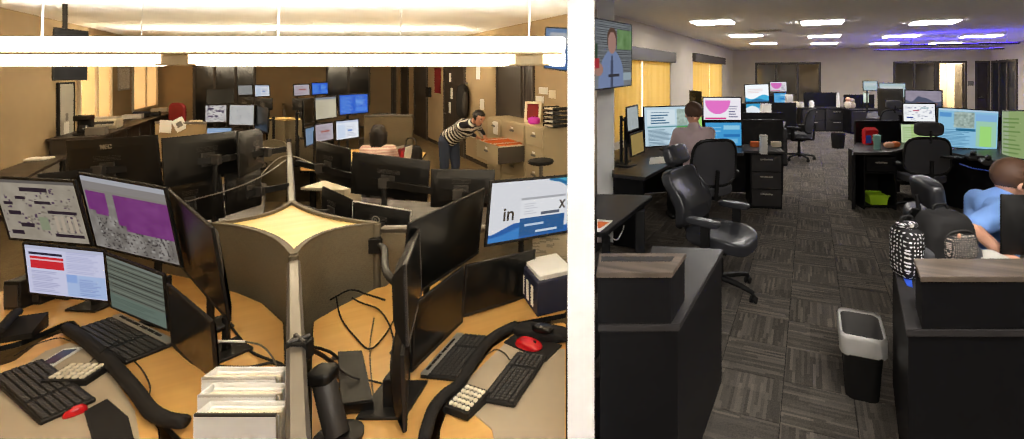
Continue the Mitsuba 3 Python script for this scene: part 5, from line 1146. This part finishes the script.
for u, m_, h, lab in ((848, 'cream', .34, 'cream figure-shaped ornament on the second credenza'), (852, 'mat_grey', .30, 'grey-brown soft toy on the second credenza')):
    p = fp_(u, 13.95); t = thing('soft_toy', lab, 'ornament')
    obj('body', sq(.10, .08, h * .32, .8, M=RT((p[0], p[1], zt_ + h * .33))), m_, t, True); obj('head', sq(.07, .07, .07, 1, M=RT((p[0], p[1], zt_ + h * .78))), 'skin' if u == 848 else m_, t, True)
gs = Cv((214, 236, 206)).rect(.1, .1, .9, .6, (236, 246, 232)).grain(0, 0, 1, 1, 12, 2)
st_ = Cv((196, 222, 222)).grain(0, 0, 1, 1, 12, 2, 5).rect(.05, .2, .9, .5, (226, 238, 236))
monitor('small upright greenish screen on the second credenza', [(863, 92.5), (869, 92.5), (869, 103), (863, 103)], .18, .30, gs, Y0=13.9, desk=zt_, gain=1.0, bez=.01)
rs = station_desk('black desk of the far right workstation', [fp_(866, 10.6), fp_(908, 10.4), fp_(908, 12.2), fp_(868, 12.4)], panels=[(fp_(860, 9.6), fp_(905, 9.3), ZR + .72)])
monitor('small pale screen above the far right workstation, left one', [(863, 81), (878, 81), (878, 90), (863, 91)], .44, .28, st_, Y0=12.0, desk=DR, gain=.8)
monitor('wide pale screen half hidden behind a black monitor back at the far right workstation', [(879, 82.5), (906, 83), (906, 98), (879, 98)], .62, .34, st_, Y0=11.6, desk=DR, gain=.8)
monitor('large black monitor back at the far right workstation', [(878, 88), (903.5, 88.5), (903.5, 118), (878, 117)], .54, .50, None, True, Y0=10.4, desk=None)
obj('stand', bb((*(fp_(891, 10.5) - V(.06, .02)), DR + .001), (*(fp_(891, 10.5) + V(.06, .02)), DR + .3)), 'black', [k for k in labels if labels[k].get('label', '').startswith('large black monitor back at the far right')][0])
task_chair('dark chair before the large black monitor back at the far right', (*fp_(885, 9.9), ZR), 5, 'mesh', .47, .46, 8, head=True)
wb2 = one('waste_bin', lathe([(0, 0), (.13, 0), (.16, .34), (.15, .34), (.12, .012), (0, .012)], 20, (*fp_(838, 11.2), ZR + .002)), 'black', 'small black waste bin on the carpet by the far right workstation', 'waste bin', smooth=30)
# ---- right workstation
s4 = station_desk('curved black desk of the right-hand workstation', [fp_(853, 6.05), fp_(889, 6.05), fp_(905, 6.35), fp_(935, 6.30), fp_(985, 5.55), fp_(1030, 4.9), fp_(1050, 6.0), fp_(1010, 7.0), fp_(900, 7.4), fp_(856, 7.0)], panels=[(fp_(855, 6.95), fp_(899, 7.0), ZR + 1.06), (fp_(899, 7.45), fp_(1005, 7.2), ZR + 1.1), (fp_(853.5, 6.08), fp_(855.5, 6.95), DR - .04), (fp_(930, 6.5), fp_(1000, 5.75), DR - .05)])
Mp = pedestal(s4, fp_(871.5, 6.38), .41, .50, .71, -4, 2, shelf=True)
gb_ = thing('storage_bin', 'yellow-green plastic bin in the open shelf of the right-hand desk', 'bin')
obj('body', tm(hull([(s * a, y, z) for s in (-1, 1) for a, y, z in ((.10, -.23, .055), (.12, -.24, .17), (.10, -.02, .055), (.12, 0, .17))]), Mp @ RT((-.0, .02, 0))), 'green_bin', gb_); obj('rim', tm(cat([bx(.26, .012, .014, (0, -.225, .176)), bx(.26, .012, .014, (0, .015, .176))]), Mp), 'green_bin', gb_)
big = Cv((150, 206, 238)).rect(0, 0, 1, .05, (190, 220, 240)).rect(.26, .06, .60, .48, (166, 186, 178)).grain(.26, .06, .60, .48, 50, 4, 3).rect(.02, .1, .22, .22, (96, 160, 220)).lines(.02, .52, .62, .98, 12, (90, 150, 190), 3).rect(.64, .1, .98, .95, (168, 218, 190)).rect(.70, .42, .9, .95, (170, 232, 130)).rect(.62, .1, .98, .28, (140, 190, 236)).rect(.3, .5, .62, .56, (40, 110, 150))
land = Cv((196, 186, 206)).grain(0, 0, 1, 1, 14, 6).poly(lambda x, y: y > .55 + .12 * np.sin(x * 9) - .2 * np.exp(-((x - .35) / .1) ** 2), (104, 112, 140)).poly(lambda x, y: (abs(x - .6) < .3) & (y > .72), (150, 110, 110)).rect(0, .85, 1, 1, (70, 80, 110))
mp = Cv((242, 244, 246)).specks(.02, .05, .98, .95, 46, (90, 100, 140), 8, .03, .02).rect(.3, .35, .5, .42, (190, 110, 130)).rect(.55, .2, .8, .26, (120, 160, 170)).rect(.1, .75, .3, .82, (60, 80, 150))
grn = Cv((196, 226, 150)).rect(0, 0, .3, 1, (214, 236, 190)).lines(.05, .1, .9, .95, 9, (150, 190, 110), 2)
monitor('large bright screen with a map and green and blue panels at the right-hand workstation', [(937.5, 107), (1000.5, 110.5), (997, 151), (937, 147)], .86, .52, big, Y0=6.3, desk=DR, gain=1.0, bez=.013)
monitor('wide screen with a dusky landscape picture behind the white map screen', [(904, 90), (943, 91.2), (943, 108), (904, 107)], .60, .34, land, Y0=7.25, desk=DR, gain=.62)
monitor('white map screen left of the large bright screen', [(902.5, 103), (936.5, 103), (936, 122), (902.5, 122.5)], .50, .30, mp, Y0=6.95, desk=DR, gain=1.2)
monitor('pale green screen below the white map screen', [(900, 123.5), (936, 123.5), (936, 143), (900, 144)], .50, .30, grn, Y0=6.85, desk=DR, gain=.9, yaw0=0)
monitor('green screen at the right edge beside the large bright screen', [(1001, 112), (1026, 108), (1026, 162), (1001, 155)], .5, .5, grn, Y0=5.7, desk=DR, gain=.55)
keyboard('pale keyboard lit yellow in front of the large bright screen', (942, 157), (964, 159.5), .15, DR + .001)
for u, v, lab in ((975, 160, 'small dark telephone on the right-hand desk under the large bright screen'), (990, 165, 'second small dark telephone at the right end of the right-hand desk')):
    p = at(u, v, DR); t = thing('telephone', lab, 'telephone'); obj('base', bx(.18, .2, .06, (0, 0, .032), .02, RT(p, -25)), 'grey_dark', t); obj('handset', sq(.10, .03, .025, .7, M=RT(p + V(-.02, 0, .08), 50)), 'black', t, True)
cable('blue cable lying among the telephones on the right-hand desk', [at(960, 164, DR + .01), at(972, 168, DR + .03), at(984, 170, DR + .01), at(994, 172, DR + .01)], .006, 'blue')
sheet('white sheet propped on the right-hand desk beside the chair', [(939, 150.5), (947, 148), (948, 152), (940, 154)], DR + .004)
rbg = thing('gift_bag', 'red and blue gift bag on the right-hand pedestal', 'bag'); p = fp_(870, 6.75)
obj('body', hull([(p[0] + x, p[1] + y, z) for x in (-.09, .09) for y in (-.05, .05) for z in (DR + .001, DR + .2)] + [(p[0] + x, p[1], DR + .24) for x in (-.07, .07)]), 'red_gloss', rbg); obj('blue_panel', bb((p[0] - .085, p[1] - .056, DR + .02), (p[0] - .01, p[1] - .051, DR + .13)), 'blue', rbg, label='blue panel'); obj('white_panel', bb((p[0] + .0, p[1] - .056, DR + .05), (p[0] + .06, p[1] - .051, DR + .10)), 'paper', rbg, label='white panel')
cu = thing('drinking_cup', 'tall pale green cup standing on the right-hand pedestal beside the gift bag', 'cup'); p = fp_(877, 6.3); obj('body', lathe([(0, 0), (.038, 0), (.048, .17), (.042, .17), (.034, .008), (0, .008)], 24, (p[0], p[1], DR + .001)), 'teal', cu); obj('lid', lathe([(0, .17), (.05, .17), (.05, .185), (0, .19)], 24, (p[0], p[1], DR + .001)), 'teal', cu)
for i, (u, dy, m_, lab) in enumerate(((889, 0, 'skin', 'bread roll in a paper wrapper on the right-hand desk'), (895, .05, 'orange', 'orange snack beside the bread roll on the right-hand desk'))):
    p = fp_(u, 6.4 + dy); one('snack', sq(.07, .05, .04, .8, M=RT((p[0], p[1], DR + .042), 20)), m_, lab, 'food', smooth=True)
task_chair('black task chair with headrest, seen from behind at the right-hand workstation', (*fp_(920, 6.1), ZR), -8, 'mesh', .41, .46, 4, rot=30, backw=.54)
# ---- things on the right counter
bp = thing('backpack', 'black backpack with a white-dotted front pocket on the right foreground counter', 'backpack')
Mb = RT((fp_(946, 2.36)[0], 2.38, DR + .001), 8)
v = sq(.138, .095, .160, .5, .65, 4); v.vertices[:, 0] *= 1 - .18 * (v.vertices[:, 2] / .16) ** 2 * (v.vertices[:, 2] > 0); v.vertices += .010 * (meshkit.fbm(v.vertices * 9, 3)[:, None] - .5) * 2
obj('body', tm(v, Mb @ RT((0, 0, .158))), 'black_soft', bp, True)
def dots(scale, base=(24, 23, 24), dot=(222, 206, 196), r=.30):
    def fn(p, n, uv):
        a, b, c = p.x * scale, p.y * scale, p.z * scale
        i, j = dr.floor(a + b), dr.floor(c)
        x, y = (a + b) - i - .5 + .4 * (cell_rand(i, j) - .5), c - j - .5 + .4 * (cell_rand(i, j, 3) - .5)
        return mix(L3(base), L3(dot), dr.select(x * x + y * y < r * r, 1.0, 0.0))
    return fn
pmat('dotted_pocket', dots(105, r=.27), .8, .2); pmat('dotted_bag', dots(52, dot=(226, 226, 230), r=.25), .7, .3)
pk = sq(.085, .045, .062, .5, .6, 4); obj('front_pocket', tm(pk, Mb @ RT((.01, -.080, .170))), 'dotted_pocket', bp, True, label='pocket with small white dots')
obj('pocket_zip', tm(tube([(.01 + .088 * math.cos(a), -.100 + .012 * abs(math.cos(a)), .195 + .055 * math.sin(a)) for a in np.linspace(.1, 3.04, 14)], .004, 6), Mb), 'grey_dark', bp)
obj('top_handle', tm(tube(curve([(-.04, .02, .305), (-.03, .02, .34), (.03, .02, .34), (.04, .02, .305)]), .007, 8), Mb), 'black', bp, True)
obj('main_zip', tm(tube([(.134 * math.cos(a), -.035, .160 + .150 * math.sin(a)) for a in np.linspace(-.2, 3.34, 22)], .005, 6), Mb), 'grey_dark', bp, True)
for s in (-1, 1): obj('side_pocket', tm(sq(.03, .07, .07, .6), Mb @ RT((s * .128, -.01, .09))), 'mesh_grey', bp, True)
for s in (-1, 1): obj('strap', tm(ribbon(curve([(s * .07, .09, .30), (s * .10, .14, .2), (s * .11, .12, .06)]), .05, .012, up=(1, 0, 0)), Mb), 'black', bp)
obj('tag', tm(sq(.010, .006, .012, 1), Mb @ RT((-.03, -.126, .235))), 'skin', bp, True, label='small pink tag')
lb_ = thing('lunch_bag', 'black lunch bag with white dots beside the backpack on the right foreground counter', 'bag')
Ml = RT((fp_(908, 2.36)[0], 2.37, DR + .001), 8)
obj('body', tm(sq(.055, .075, .12, .35, .5, 4), Ml @ RT((0, 0, .12))), 'dotted_bag', lb_, True); obj('rolled_top', bx(.105, .06, .035, (0, 0, .25), .015, Ml), 'dotted_bag', lb_); obj('handle', tm(tube(curve([(-.03, 0, .26), (-.025, 0, .29), (.025, 0, .29), (.03, 0, .26)]), .006, 8), Ml), 'black', lb_, True); obj('buckle', bx(.02, .01, .015, (0, -.034, .255), M=Ml), 'grey_light', lb_)
tr = thing('paper_tray', 'white box of papers with a pale blue cover on the right foreground counter', 'box'); p = fp_(990, 2.35)
obj('body', bb((p[0] - .07, p[1] - .08, DR + .001), (p[0] + .07, p[1] + .08, DR + .085)), 'white_plastic', tr); obj('cover', bb((p[0] - .068, p[1] - .075, DR + .085), (p[0] + .068, p[1] + .075, DR + .11)), 'grey_light', tr)
monitor('black monitor seen from behind at the right edge on the foreground counter', None, .30, .30, None, True, M=RT((fp_(1004, 2.40)[0] + .16, 2.42, DR + .235), 172), desk=DR, thick=.05, arm=.0)
# ---- waste bin with a liner
Mw = RT((1.335, 2.66, ZR + .002), YAW_R)
def rr(w, d, z, r=.045, n=6):
    out = []
    for cx_, cy_, a0 in ((w / 2 - r, d / 2 - r, 0), (-w / 2 + r, d / 2 - r, 90), (-w / 2 + r, -d / 2 + r, 180), (w / 2 - r, -d / 2 + r, 270)):
        for k_ in range(n + 1): a = math.radians(a0 + 90 * k_ / n); out.append((cx_ + r * math.cos(a), cy_ + r * math.sin(a), z))
    return out
def loft(rings, close=True):
    n = len(rings[0]); v = np.array([p for r_ in rings for p in r_]); f = []
    for i in range(len(rings) - 1):
        for j in range(n): a, b = i * n + j, i * n + (j + 1) % n; f += [[a, b, b + n], [a, b + n, a + n]]
    if close:
        v = np.vstack([v, np.mean(rings[0], 0), np.mean(rings[-1], 0)])
        for j in range(n): f += [[len(v) - 2, (j + 1) % n, j], [len(v) - 1, len(v) - 1 - 2 - n + 1 + j - 0 if False else (len(rings) - 1) * n + j, (len(rings) - 1) * n + (j + 1) % n]]
    return trimesh.Trimesh(v, f, process=False)
wb = thing('waste_bin', 'rectangular black waste bin with a pale plastic liner beside the right foreground counter', 'waste bin')
obj('body', tm(loft([rr(.165, .225, 0), rr(.21, .30, .345), rr(.215, .305, .35), rr(.20, .29, .35), rr(.155, .215, .012)]), Mw), 'black', wb, 30)
scene['liner'] = {'type': 'twosided', 'b': {'type': 'principled', 'base_color': {'type': 'rgb', 'value': L3((168, 166, 162))}, 'roughness': .35, 'specular': .5}}
def wob(r_, amp, sd): g = np.random.default_rng(sd); w_ = np.convolve(np.tile(g.normal(size=len(r_)), 3), np.ones(3) / 3, 'same')[len(r_):2 * len(r_)]; return [(x * (1 + amp * k_), y * (1 + amp * k_ * .7), z + .25 * amp * k_) for (x, y, z), k_ in zip(r_, w_)]
mat('liner_film', (84, 82, 80), .4)
obj('lining', tm(loft([rr(.02, .03, .02, .009, n=10), rr(.15, .21, .02, n=10), wob(rr(.172, .258, .20, n=10), .02, 2), rr(.196, .284, .352, n=10)], False), Mw), 'liner_film', wb, True, label='thin liner film inside the bin')
obj('liner', tm(loft([rr(.196, .284, .352, n=10), rr(.222, .312, .365, n=10), wob(rr(.232, .322, .33, n=10), .03, 3), wob(rr(.228, .318, .26, n=10), .05, 4), wob(rr(.218, .308, .262, n=10), .05, 4)], False), Mw), 'liner', wb, True, label='pale plastic liner folded over the rim')
# ---- ceiling: vent and blue light bar
t = thing('ceiling_vent', 'pale ceiling vent between the left light panels', 'vent'); Mv = RT(at(765, 31, CEIL - .006), YAW_R)
obj('frame', tm(cat([bx(.6, .03, .012, (0, s * .15, 0)) for s in (-1, 1)] + [bx(.03, .3, .012, (s * .3, 0, 0)) for s in (-1, 1)]), Mv), 'grey_light', t)
for k_ in range(5): obj('slat', bx(.56, .04, .006, (0, -.11 + .055 * k_, 0), M=Mv @ RT((0, 0, 0), 0, 0)), 'grey_light', t)
for (p0_, p1_, lab) in (((874, 41, 12.4), (1004, 39, 11.6), 'blue light bar hung just under the ceiling at the far right, farther one'), ((900, 36, 10.4), (1020, 34, 9.4), 'blue light bar hung just under the ceiling at the far right, nearer one')):
    t = thing('light_bar', lab, 'light bar', 'blue light bars under the ceiling')
    pa, pb_ = aty(*p0_), aty(*p1_); d = pb_ - pa; L_ = np.linalg.norm(d[:2]); Mq = RT((*((pa + pb_) / 2)[:2], CEIL - .24), math.degrees(math.atan2(d[1], d[0])))
    obj('trough', tm(cat([bx(L_, .08, .012, (0, 0, -.03))] + [bx(L_, .008, .03, (0, s * .04, -.02)) for s in (-1, 1)]), Mq), 'grey_dark', t)
    obj('tube', bx(L_ - .04, .03, .02, (0, 0, -.012), M=Mq), 'white_plastic', t, False, emitter=glow((1.0, .3, 380.0), 2), label='blue light tube')
    for s in (-1, 1): obj('hanger', tm(tube([(s * L_ * .4, 0, -.02), (s * L_ * .4, 0, .24)], .006, 6), Mq), 'grey_light', t)
# ---------------------------------------------------------------- people
def lerp(a, b, t): return a + (b - a) * t
def hand_bones(w, d, n, s=1.0, curl=.5, thumb=1):       # wrist, direction of the fingers, back-of-hand normal
    d = d / np.linalg.norm(d); n = n - d * (n @ d); n /= np.linalg.norm(n); x = np.cross(d, n)
    B = []
    pc = w + d * .045 * s
    for k_, off in enumerate((-.030, -.010, .010, .030)):
        kn = w + d * (.088 - .006 * abs(k_ - 1.4)) * s + x * off * s
        B.append(((w + x * off * .6 * s, .017 * s), (kn, .012 * s)))
        L_ = (.062, .074, .070, .054)[k_] * s
        a1 = d * math.cos(curl * .7) - n * math.sin(curl * .7); a2 = d * math.cos(curl * 1.7) - n * math.sin(curl * 1.7)
        m_ = kn + a1 * L_ * .55; B += [((kn, .0105 * s), (m_, .0095 * s)), ((m_, .0095 * s), (m_ + a2 * L_ * .5, .0080 * s))]
    tb_ = w + d * .025 * s + x * thumb * -.030 * s; tm1 = tb_ + (d * .6 - x * thumb * .6 - n * .35) * .045 * s
    B += [((w + d * .02 * s, .018 * s), (tb_, .014 * s)), ((tb_, .013 * s), (tm1, .011 * s)), ((tm1, .011 * s), (tm1 + (d * .9 - n * .5) * .032 * s, .009 * s))]
    return B
def head_parts(t, c, f, up, hair, style='short', s=1.0, skin_mat='skin', label=None):
    f = f / np.linalg.norm(f); up = up - f * (up @ f); up /= np.linalg.norm(up); r = np.cross(f, up)
    P = lambda a, b, c_: c + (r * a + f * b + up * c_) * s
    B = [((P(0, -.02, .03), .092 * s), (P(0, .02, .035), .084 * s)), ((P(0, .025, 0), .075 * s), (P(0, .045, -.075), .046 * s)), ((P(0, -.03, -.02), .07 * s), (P(0, .03, -.06), .055 * s)),
         ((P(0, .098, .015), .010 * s), (P(0, .112, -.022), .015 * s))]
    for e in (-1, 1): B.append(((P(e * .084, -.01, .01), .012 * s), (P(e * .090, -.022, -.028), .011 * s)))
    M = np.eye(4); M[:3, 0], M[:3, 1], M[:3, 2], M[:3, 3] = r, f, up, c
    def more():
        for e in (-1, 1):
            k_ = obj('eye', sq(.013 * s, .009 * s, .009 * s, 1, n=2, M=M @ RT((e * .033 * s, .087 * s, .018 * s))), 'white_plastic', t, True)
            obj('iris', sq(.006 * s, .004 * s, .006 * s, 1, n=2, M=M @ RT((e * .033 * s, .094 * s, .018 * s))), 'hair_black', k_, True)
            obj('eyebrow', tube([P(e * .018, .098, .042), P(e * .036, .094, .046), P(e * .052, .080, .040)], .004 * s, 6), hair, t, True)
        obj('mouth', tube([P(-.022, .084, -.052), P(0, .092, -.054), P(.022, .084, -.052)], .005 * s, 6), 'lips', t, True)
        h = trimesh.creation.icosphere(4); v = h.vertices
        v *= V(.100, .112, .104); v[:, 2] += .036; v[:, 1] -= .012
        if style == 'short':
            keep = (v[:, 1] > .03) & (v[:, 2] < .085); low = (v[:, 2] < -.03)
            v[keep] *= V(.7, .72, .8); v[low] *= V(.72, .72, 1); v[low, 2] = np.maximum(v[low, 2], -.055)
        else:
            keep = (v[:, 1] > .02) & (v[:, 2] < .08); v[keep] *= V(.75, .6, .8)
            back = (v[:, 2] < .03) & (v[:, 1] < .02)
            v[back, 2] = .03 + (v[back, 2] - .03) * (4.2 if style == 'long' else 2.2)
            v[back, 0] *= 1.18; v += .006 * (meshkit.fbm(v * V(60, 60, 12), 2)[:, None] - .5) * 2
            v *= 1 + .0 * v
        v *= s
        obj('hair', tm(h, M), hair, t, True)
    return B, more
mat('lips', (176, 96, 90), .5)
def person(label, J, s=1.0, shirt='shirt_blue', trousers='denim', hair='hair_brown', style='short', sleeve='long', face=None, up=V(0, 0, 1), hands=True, shoe='black', rad=1.0):
    t = thing('person', label, 'person')
    g = {k_: V(*v_) for k_, v_ in J.items()}
    f = face if face is not None else V(0, 1, 0)
    hb, more = head_parts(t, g['head'], V(*f), up, hair, style, s)
    q = rad
    torso = [((g['hip'], .135 * q), (g['waist'], .125 * q)), ((g['waist'], .125 * q), (g['chest'], .145 * q)), ((g['chest'], .13 * q), (g['shL'], .062)), ((g['chest'], .13 * q), (g['shR'], .062)), ((g['shL'], .06), (g['shR'], .06)), ((lerp(g['shL'], g['shR'], .5), .085), (g['neck'], .056)), ((g['hip'], .13 * q), (g['hipL'], .095)), ((g['hip'], .13 * q), (g['hipR'], .095))]
    neck = [((g['neck'], .054), (lerp(g['neck'], g['head'], .75), .052 * s))]
    arm = lambda S, k_=0.0: [((g['sh' + S], .056 + k_), (g['el' + S], .042 + k_)), ((g['el' + S], .041 + k_), (g['wr' + S], .028 + k_))]
    leg = lambda S, k_=0.0: [((g['hip' + S], .090 + k_), (g['kn' + S], .058 + k_)), ((g['kn' + S], .056 + k_), (g['an' + S], .038 + k_))]
    feet = []
    for S in 'LR':
        d = g['an' + S] - g['kn' + S]; fd = V(*(J.get('feet', f)[:2]), 0); fd = fd / np.linalg.norm(fd)
        a = g['an' + S]; feet.append([((a + V(0, 0, -.035), .042), (a + fd * .15 + V(0, 0, -.048), .030)), ((a + V(0, 0, -.035), .042), (a - fd * .05 + V(0, 0, -.042), .034))])
    hbn = []
    if hands:
        for S, th in (('L', -1), ('R', 1)): hbn += hand_bones(g['wr' + S], g.get('hd' + S, g['wr' + S] - g['el' + S]), V(*J.get('hn', (0, 0, 1))), s, .55, th)
    body = torso + neck + hb + arm('L') + arm('R') + leg('L') + leg('R') + hbn
    obj('body', skin(body, .022, 6), 'skin', t, True)
    more()
    gr = .012
    sb = [((a, r1 + gr), (b, r2 + gr)) for (a, r1), (b, r2) in torso[:6]] + [((g['hip'], .135 * q + gr), (lerp(g['hip'], g['waist'], .3), .135 * q + gr))]
    for S in 'LR':
        if sleeve == 'long': sb += [((g['sh' + S], .072), (g['el' + S], .056)), ((g['el' + S], .054), (lerp(g['el' + S], g['wr' + S], .92), .040))]
        else: sb += [((g['sh' + S], .075), (lerp(g['sh' + S], g['el' + S], .85), .064))]
    obj('shirt', skin(sb, .03, 8), shirt, t, True)
    tb = [((g['hip'], .135 * q + gr), (g['hip' + S], .112)) for S in 'LR']
    for S in 'LR': tb += [((g['hip' + S], .110), (g['kn' + S], .076)), ((g['kn' + S], .074), (lerp(g['kn' + S], g['an' + S], .95), .056))]
    obj('trousers', skin(tb, .03, 8), trousers, t, True)
    for i in range(2): obj('shoe', skin(feet[i], .03, 4), shoe, t, True)
    return t
def bands(axis, freq, a, b, duty=.5):
    ax = V(*axis) / np.linalg.norm(axis)
    def fn(p, n, uv):
        s = (p.x * ax[0] + p.y * ax[1] + p.z * ax[2]) * freq
        s = s - dr.floor(s)
        return mix(L3(a), L3(b), dr.select(s < duty, 1.0, 0.0))
    return fn
# 1. the bending man in stripes at the open drawer
up0 = V(0, 0, 1)
D = at(474, 137, .99)                                  # where his hands are
hipc = aty(449, 134, 8.5); hipc[2] = 1.0
chest = aty(478, 114, 8.15); chest[2] = 1.36
ax_ = chest - hipc; ax_ /= np.linalg.norm(ax_)
fwd = V(*(chest - hipc)[:2], 0); fwd /= np.linalg.norm(fwd); lat = V(-fwd[1], fwd[0], 0)
pmat('striped_shirt', bands(ax_, 13.0, (36, 36, 42), (226, 222, 214), .52), .85, .2)
sh = hipc + ax_ * .56
J = dict(hip=hipc, waist=hipc + ax_ * .2, chest=hipc + ax_ * .44, shL=sh + lat * .19, shR=sh - lat * .19, neck=sh + ax_ * .08 + V(0, 0, .02), head=sh + ax_ * .25 + V(0, 0, .02),
         hipL=hipc + lat * .09 + V(0, 0, -.05), hipR=hipc - lat * .09 + V(0, 0, -.05), knL=hipc + lat * .10 + fwd * .06 + V(0, 0, -.50), knR=hipc - lat * .10 + fwd * .0 + V(0, 0, -.50),
         anL=hipc + lat * .11 - fwd * .06 + V(0, 0, -.915), anR=hipc - lat * .12 - fwd * .10 + V(0, 0, -.915))
hand = V(*PL(fc - .46, 8.40)[:2], 0) 
tg = V(*PL(fc - .40, 8.34)[:2], 1.04) - fwd * .08
J['wrL'] = tg + lat * .10; J['wrR'] = tg - lat * .10
for S, e in (('L', 1), ('R', -1)): J['el' + S] = lerp(J['sh' + S], J['wr' + S], .5) + lat * e * .06 - fwd * .09
J['feet'] = fwd
person('man in a black and white striped shirt and dark jeans bending over the open drawer', J, shirt='striped_shirt', hair='hair_black', face=(fwd[0], fwd[1], -.6), up=up0 + fwd * .5, sleeve='long', rad=1.12)
# 2. seated woman, seen from behind
def seated(label, c, yaw, seat, fl, lean=0.0, **k):
    a = math.radians(yaw); f = V(-math.sin(a), math.cos(a), 0); l = V(-f[1], f[0], 0)       # l: to her left
    z = lambda h: V(c[0], c[1], fl + h)
    hip = z(seat + .12); ch = hip + V(0, 0, .36) + f * lean; sh = hip + V(0, 0, .46) + f * lean * 1.2
    J = dict(hip=hip, waist=hip + V(0, 0, .17) + f * lean * .4, chest=ch, shL=sh + l * .18, shR=sh - l * .18, neck=sh + V(0, 0, .08), head=sh + V(0, 0, .22) + f * (.02 + lean * .2),
             hipL=hip + l * .09 + V(0, 0, -.02), hipR=hip - l * .09 + V(0, 0, -.02), knL=hip + l * .13 + f * .44 + V(0, 0, -.02), knR=hip - l * .13 + f * .44 + V(0, 0, -.02))
    J['anL'] = V(*(J['knL'] + f * .02)[:2], fl + .085); J['anR'] = V(*(J['knR'] + f * .02)[:2], fl + .085)
    hz_ = k.pop('handz', DR if fl > .2 else DZ) + .045
    J['wrL'] = V(*(hip + f * .44 + l * .12)[:2], hz_); J['wrR'] = V(*(hip + f * .44 - l * .12)[:2], hz_)
    for S, e in (('L', 1), ('R', -1)): J['el' + S] = lerp(J['sh' + S], J['wr' + S], .5) + l * e * .07 - f * .06 + V(0, 0, -.10)
    J.update(k.pop('J', {})); J['feet'] = f
    return person(label, J, face=k.pop('face', f), **k)
pmat('pink_stripes', bands((0, 0, 1), 26, (210, 160, 150), (232, 206, 192), .5), .85, .2)
pw = fp_(376, 6.75)
task_chair('dark task chair in which the woman with long dark hair sits', (*pw, 0), 8, 'mesh', .46, .40, 8, head=False)
seated('seated woman with long dark hair and a pink striped top, seen from behind', pw + V(0, .02), 6, .48, 0.0, .04, shirt='pink_stripes', hair='hair_black', style='long', trousers='black_soft')
# 3. seated man, seen from behind
pm = fp_(699, 5.26) + V(-.02, .08)
seated('man with short brown hair and a pale pink shirt, sitting and seen from behind', pm, 12, .49, ZR, .05, shirt='shirt_pink', hair='hair_brown', trousers='black_soft')
# 4. person in a blue shirt at the right edge, in a black leather chair
pc_ = V(2.20, 2.95)
task_chair('black leather chair of the person in the blue shirt at the right edge', (pc_[0] - .02, pc_[1], ZR), -100, 'leather', .36, .46, 8, head=True)
S_ = V(2.27, 2.92, ZR + .93); l4 = V(.174, .985, 0)
seated('person with brown hair and a light blue short-sleeved shirt at the right edge', pc_ + V(.02, 0), -100, .30, ZR, .10, shirt='shirt_blue', hair='hair_brown', trousers='black_soft', sleeve='short', handz=ZR + .6,
       J=dict(chest=V(2.27, 2.93, ZR + .80), shL=S_ + l4 * .17, shR=S_ - l4 * .18 + V(-.04, 0, .02), neck=S_ + V(.05, -.01, .07), head=S_ + V(.11, -.02, .17), elR=V(1.97, 2.68, ZR + .885), wrR=V(1.97, 2.45, ZR + .815), hdR=V(.1, -1, -.1)))
